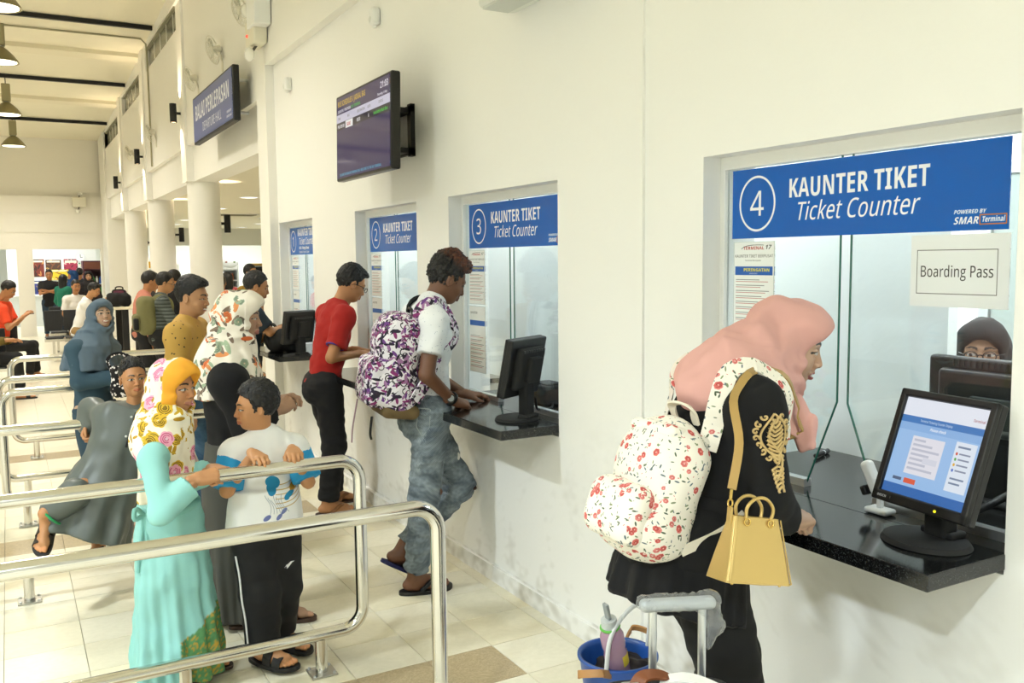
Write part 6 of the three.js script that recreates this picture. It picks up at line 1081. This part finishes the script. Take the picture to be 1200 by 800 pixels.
// bags and furniture of the crowd
{ const t = thing('high_table', 'high round-cornered table with a pale top on black legs', 'table', [1.33, 0, -13.1]); obj('tabletop', new RoundedBoxGeometry(.62, .035, .62, 2, .01).translate(0, 1.07, 0), mat(0xe9dfc6, .4), t); for (const [x, z] of [[-.22, .22], [.22, .22], [.22, -.22], [-.22, -.22]]) obj('leg', box(x - .05, x + .05, 0, 1.05, z - .05, z + .05, .008), M.blackMatte, t); obj('footrest', [box(-.2, .2, .3, .34, -.24, -.2), box(-.2, .2, .3, .34, .2, .24)], mat(0x2448a8, .4), t, 'blue footrest bars'); }
{ const t = thing('high_table', 'table the man in white leans on, mostly hidden', 'table', [1.72, 0, -17.1]); obj('tabletop', new RoundedBoxGeometry(.6, .035, 1.2, 2, .01).translate(0, .95, 0), mat(0xe9dfc6, .4), t); for (const z of [-.5, .5]) obj('leg', box(-.05, .05, 0, .94, z - .05, z + .05), M.blackMatte, t); }
function softBag(name, label, p, h, m, strap) { const b = thing(name, label, 'bag', p); const f = new Field(); f.bx([0, h[1], 0], h, Math.min(...h) * .8, .03); f.disp = wrinkle(.02, 9, 9); f.plane([0, .003, 0], [0, -1, 0]); obj('bag_body', surf(f, .014), m, b); obj('bag_handle', tube([[-h[0] * .5, h[1] * 1.9, 0], [-h[0] * .4, h[1] * 2.4, 0], [h[0] * .4, h[1] * 2.4, 0], [h[0] * .5, h[1] * 1.9, 0]], .012, 16, 6), M.blackMatte, b); return b; }
softBag('bag', 'maroon bag on the table beside the man in white', [1.66, .968, -16.75], [.12, .12, .1], cloth(0x5a2036)); softBag('bag', 'black bag with white cords on the high table', [1.28, 1.088, -13.0], [.15, .09, .12], cloth(0x0e0e10));
function bench(x, z, w, label) { const t = thing('waiting_bench', label, 'bench', [x, 0, z]); for (let k = 0; k < 3; k++) { const c = -w / 2 + (k + .5) * w / 3; obj('seat', new RoundedBoxGeometry(w / 3 - .03, .03, .42, 2, .012).translate(c, .4, 0), mat(0x24262a, .5), t); obj('backrest', new RoundedBoxGeometry(w / 3 - .03, .36, .03, 2, .012).translate(c, .68, -.22), mat(0x24262a, .5), t); } obj('beam', box(-w / 2, w / 2, .33, .38, -.03, .03), M.steel, t); for (const s of [-1, 1]) obj('leg', [box(s * w * .35 - .02, s * w * .35 + .02, 0, .35, -.02, .02), box(s * w * .35 - .02, s * w * .35 + .02, 0, .03, -.22, .22)], M.steel, t); return t; }
bench(-.35, -14.68, .9, 'waiting bench the man in orange sits on'); bench(-.5, -12.78, .9, 'waiting bench under the person in olive at the left edge'); bench(.95, -17.3, .9, 'waiting bench the man in white sits on'); bench(1.08, -18.75, .9, 'waiting bench the man in the cap sits on');
// ---------------------------------------------------------------- shops far back
function poster(x, y, z, w, h, c, label, turn = 0) { tag(panel(w, h, mat(0xffffff, .6, 0, { map: canvasTex(128, 128, (g, W, H) => { g.fillStyle = c[0]; g.fillRect(0, 0, W, H); blossoms(g, W, H, c.slice(1).map(leaf), 14, 10, 26, Math.round(x * 100 + y * 37 + 900)); g.fillStyle = '#f3ead0'; g.fillRect(10, 8, W - 20, 14); }) }), 'food_poster', scene, [x, y, z], turn), label, 'poster', 'menu posters on the far shop wall'); }
struct('wall_shop_back', box(.0, 2.3, 0, 2.9, -29.3, -29.1), M.white);
poster(.76, 1.56, -29.08, .34, .5, ['#7a2f22', '#c98a4a', '#3c1d16'], 'dark red menu poster leftmost on the far shop wall'); poster(1.17, 1.58, -29.08, .4, .42, ['#4f3524', '#c9a25a', '#7a4a2a'], 'brown menu poster beside the dark red one'); poster(1.3, 1.36, -29.06, .5, .3, ['#d9bf2a', '#a0641e', '#efe0a0'], 'yellow menu poster above the standing man'); poster(1.62, 1.5, -29.08, .36, .62, ['#a8324a', '#e0b8b0', '#6a2030'], 'tall pink and red menu poster'); poster(1.95, 1.4, -29.08, .28, .6, ['#e4ebe2', '#2f8a5a', '#2f8a5a'], 'white and green list poster under the clock'); poster(.8, .95, -29.08, .4, .5, ['#3a3f86', '#8a7a68', '#20306a'], 'blue poster low on the counter front');
{ const t = thing('wall_clock', 'round white wall clock over the far posters', 'clock', [1.88, 1.86, -29.07]); obj('case', new THREE.CylinderGeometry(.13, .13, .04, 36).rotateX(1.5708), mat(0xdfe3e3, .4), t); obj('face', new THREE.CylinderGeometry(.115, .115, .01, 36).rotateX(1.5708).translate(0, 0, .02), mat(0xf6f6f4, .4), t); obj('hands', [box(-.006, .006, 0, .09, .025, .03), box(0, .06, -.006, .006, .025, .03)], M.black, t); }
{ const t = thing('shop_counter', 'pale shop counter in the far opening', 'counter', [.72, 0, -27.6]); obj('counter_front', box(-1, 1, 0, .8, -.3, .3, .01), mat(0xd9dcda, .5), t); obj('counter_top', box(-1.05, 1.05, .8, .84, -.34, .34, .01), mat(0xeceeec, .4), t); }
function fridge(x, z, w, h, label, body, top, rows, lit = 1) {
  const short = label.split(' ').slice(0, 3).join(' ').replace('drinks fridge just', 'yellow-topped fridge').replace('open drinks cooler', 'oval-topped cooler');
  const t = thing('drinks_fridge', label, 'fridge', [x, 0, z]); obj('cabinet', [box(-w / 2, w / 2, 0, .15, -.3, .3), box(-w / 2, w / 2, h - .25, h, -.3, .3), box(-w / 2, -w / 2 + .04, .15, h - .25, -.3, .3), box(w / 2 - .04, w / 2, .15, h - .25, -.3, .3), box(-w / 2, w / 2, .15, h - .25, -.3, -.26)], body, t); obj('header', box(-w / 2 + .03, w / 2 - .03, h - .22, h - .04, .29, .31, .005), top, t);
  for (let r = 0; r < rows; r++) { const y = .22 + (h - .55) * r / rows; obj('shelf', box(-w / 2 + .04, w / 2 - .04, y - .012, y, -.25, .26), M.white, t); const gs = []; const n = Math.floor((w - .12) / .085); for (let k = 0; k < n; k++) { const c = ['#c23a2e', '#e0a22a', '#3a8a4a', '#e8e4da', '#2f5ab0', '#d8702a'][(k + r * 2) % 6]; tag(obj('bottle', [cyl([x - w / 2 + .09 + k * .085, y, z + .12], [x - w / 2 + .09 + k * .085, y + .16, z + .12], .03, .03, 10), cyl([x - w / 2 + .09 + k * .085, y + .16, z + .12], [x - w / 2 + .09 + k * .085, y + .21, z + .12], .014, .012, 8)], M['b' + c] || (M['b' + c] = mat(c, .3))), `${['red', 'amber', 'green', 'cream', 'blue', 'orange'][(k + r * 2) % 6]} bottle, ${['first', 'second', 'third', 'fourth', 'fifth', 'sixth', 'seventh'][k]} from the left on the ${['lowest', 'second', 'third', 'fourth', 'fifth'][r]} shelf of the ${short}`, 'bottle', 'bottles in the drinks fridges'); } }
  obj('light_strip', box(-w / 2 + .05, -w / 2 + .07, .2, h - .3, .24, .26), glow(0xf4faff, 1.6 * lit), t);
  return t;
}
fridge(3.36, -27.6, .6, 1.75, 'drinks fridge just right of the first far column', M.white, mat(0xd8a51e, .5), 4);
fridge(4.05, -27.6, .55, 1.65, 'white drinks fridge between the two columns', M.white, mat(0xe9ecec, .5), 3);
fridge(2.14, -27.2, .7, 1.75, 'maroon drinks kiosk in the far opening', mat(0x4a1f2c, .5), mat(0x6a3a2a, .5), 4);
{ const t = fridge(5.97, -28.6, .5, 1.68, 'open drinks cooler with a white oval topper right of the column', mat(0xcfd6d6, .4), mat(0xe6ecec, .4), 5); const o = obj('oval_topper', new THREE.SphereGeometry(.24, 28, 16).scale(1, .62, .25).translate(0, 1.66, .3), mat(0xeef4f8, .4), t); for (const [x, c] of [[-.12, 0x8a3a2a], [.12, 0x6a8a3a]]) obj('topper_mark', sph([x, 1.68, .35], .035, [1, .7, .4]), mat(c, .5), o); }
{ const t = thing('carton_rack', 'dark rack stacked with cartons beside the thick column', 'rack', [5.4, 0, -28.8]); for (const y of [.4, .9, 1.4]) obj('shelf', box(-.28, .28, y, y + .04, -.25, .25), M.blackMatte, t); for (const x of [-.28, .25]) obj('post', box(x, x + .03, 0, 1.5, -.25, .25), M.blackMatte, t);
  for (const [x, y, c, l] of [[-.14, 1.44, 0xb59a68, 'left tan carton on the top of the dark rack'], [.14, 1.44, 0xb08f5a, 'right tan carton on the top of the dark rack'], [-.14, 1.62, 0xc0a878, 'pale carton stacked higher on the left of the rack'], [.14, 1.62, 0xa88a58, 'tan carton stacked higher on the right of the rack'], [-.14, 1.8, 0x2a5a8a, 'blue carton at the very top left of the rack'], [.14, 1.8, 0x5ac0d8, 'light blue and green carton at the top right of the rack']]) { const cb = thing('carton', l, 'box', [5.4 + x, y, -28.75]); obj('carton_body', box(-.13, .13, 0, .175, -.16, .16, .005), mat(c, .7), cb); obj('tape', box(-.02, .02, .175, .178, -.16, .16), mat(0xd8cba8, .4), cb); } }
{ const t = thing('display_shelf', 'black display shelf close to the counter pillar', 'shelf', [6.6, 0, -27]); for (const y of [.3, .75, 1.15, 1.5]) obj('shelf', box(-.4, .4, y, y + .04, -.2, .2), M.blackMatte, t); obj('back_panel', box(-.4, .4, 0, 1.54, -.22, -.2), M.black, t); for (const x of [-.4, .37]) obj('side', box(x, x + .03, 0, 1.54, -.2, .2), M.black, t);
  for (let k = 0; k < 5; k++) tag(obj('snack_box', box(6.25 + k * .15, 6.37 + k * .15, 1.19, 1.19 + .18 + (k % 2) * .06, -27.05, -26.9, .008), mat([0xc03a3a, 0x8a4aa0, 0xd8c02a, 0x3a6ab0, 0xe8e4da][k], .6)), ['red', 'purple', 'yellow', 'blue', 'white'][k] + ' snack box on the black display shelf', 'box'); tag(obj('basket', box(6.3, 6.7, 1.545, 1.63, -27.1, -26.9, .02), mat(0xc9a25a, .7)), 'tan tray on the black display shelf', 'tray'); tag(obj('bottle', [cyl([6.9, 1.545, -27], [6.9, 1.75, -27], .035, .035, 12), cyl([6.9, 1.75, -27], [6.9, 1.83, -27], .015, .015, 10)], mat(0x1c3a20, .3)), 'dark green bottle alone on top of the black display shelf', 'bottle'); }
scene.traverse(o => { if (o.isMesh) { o.castShadow = o.receiveShadow = true; } });
renderer.render(scene, camera);
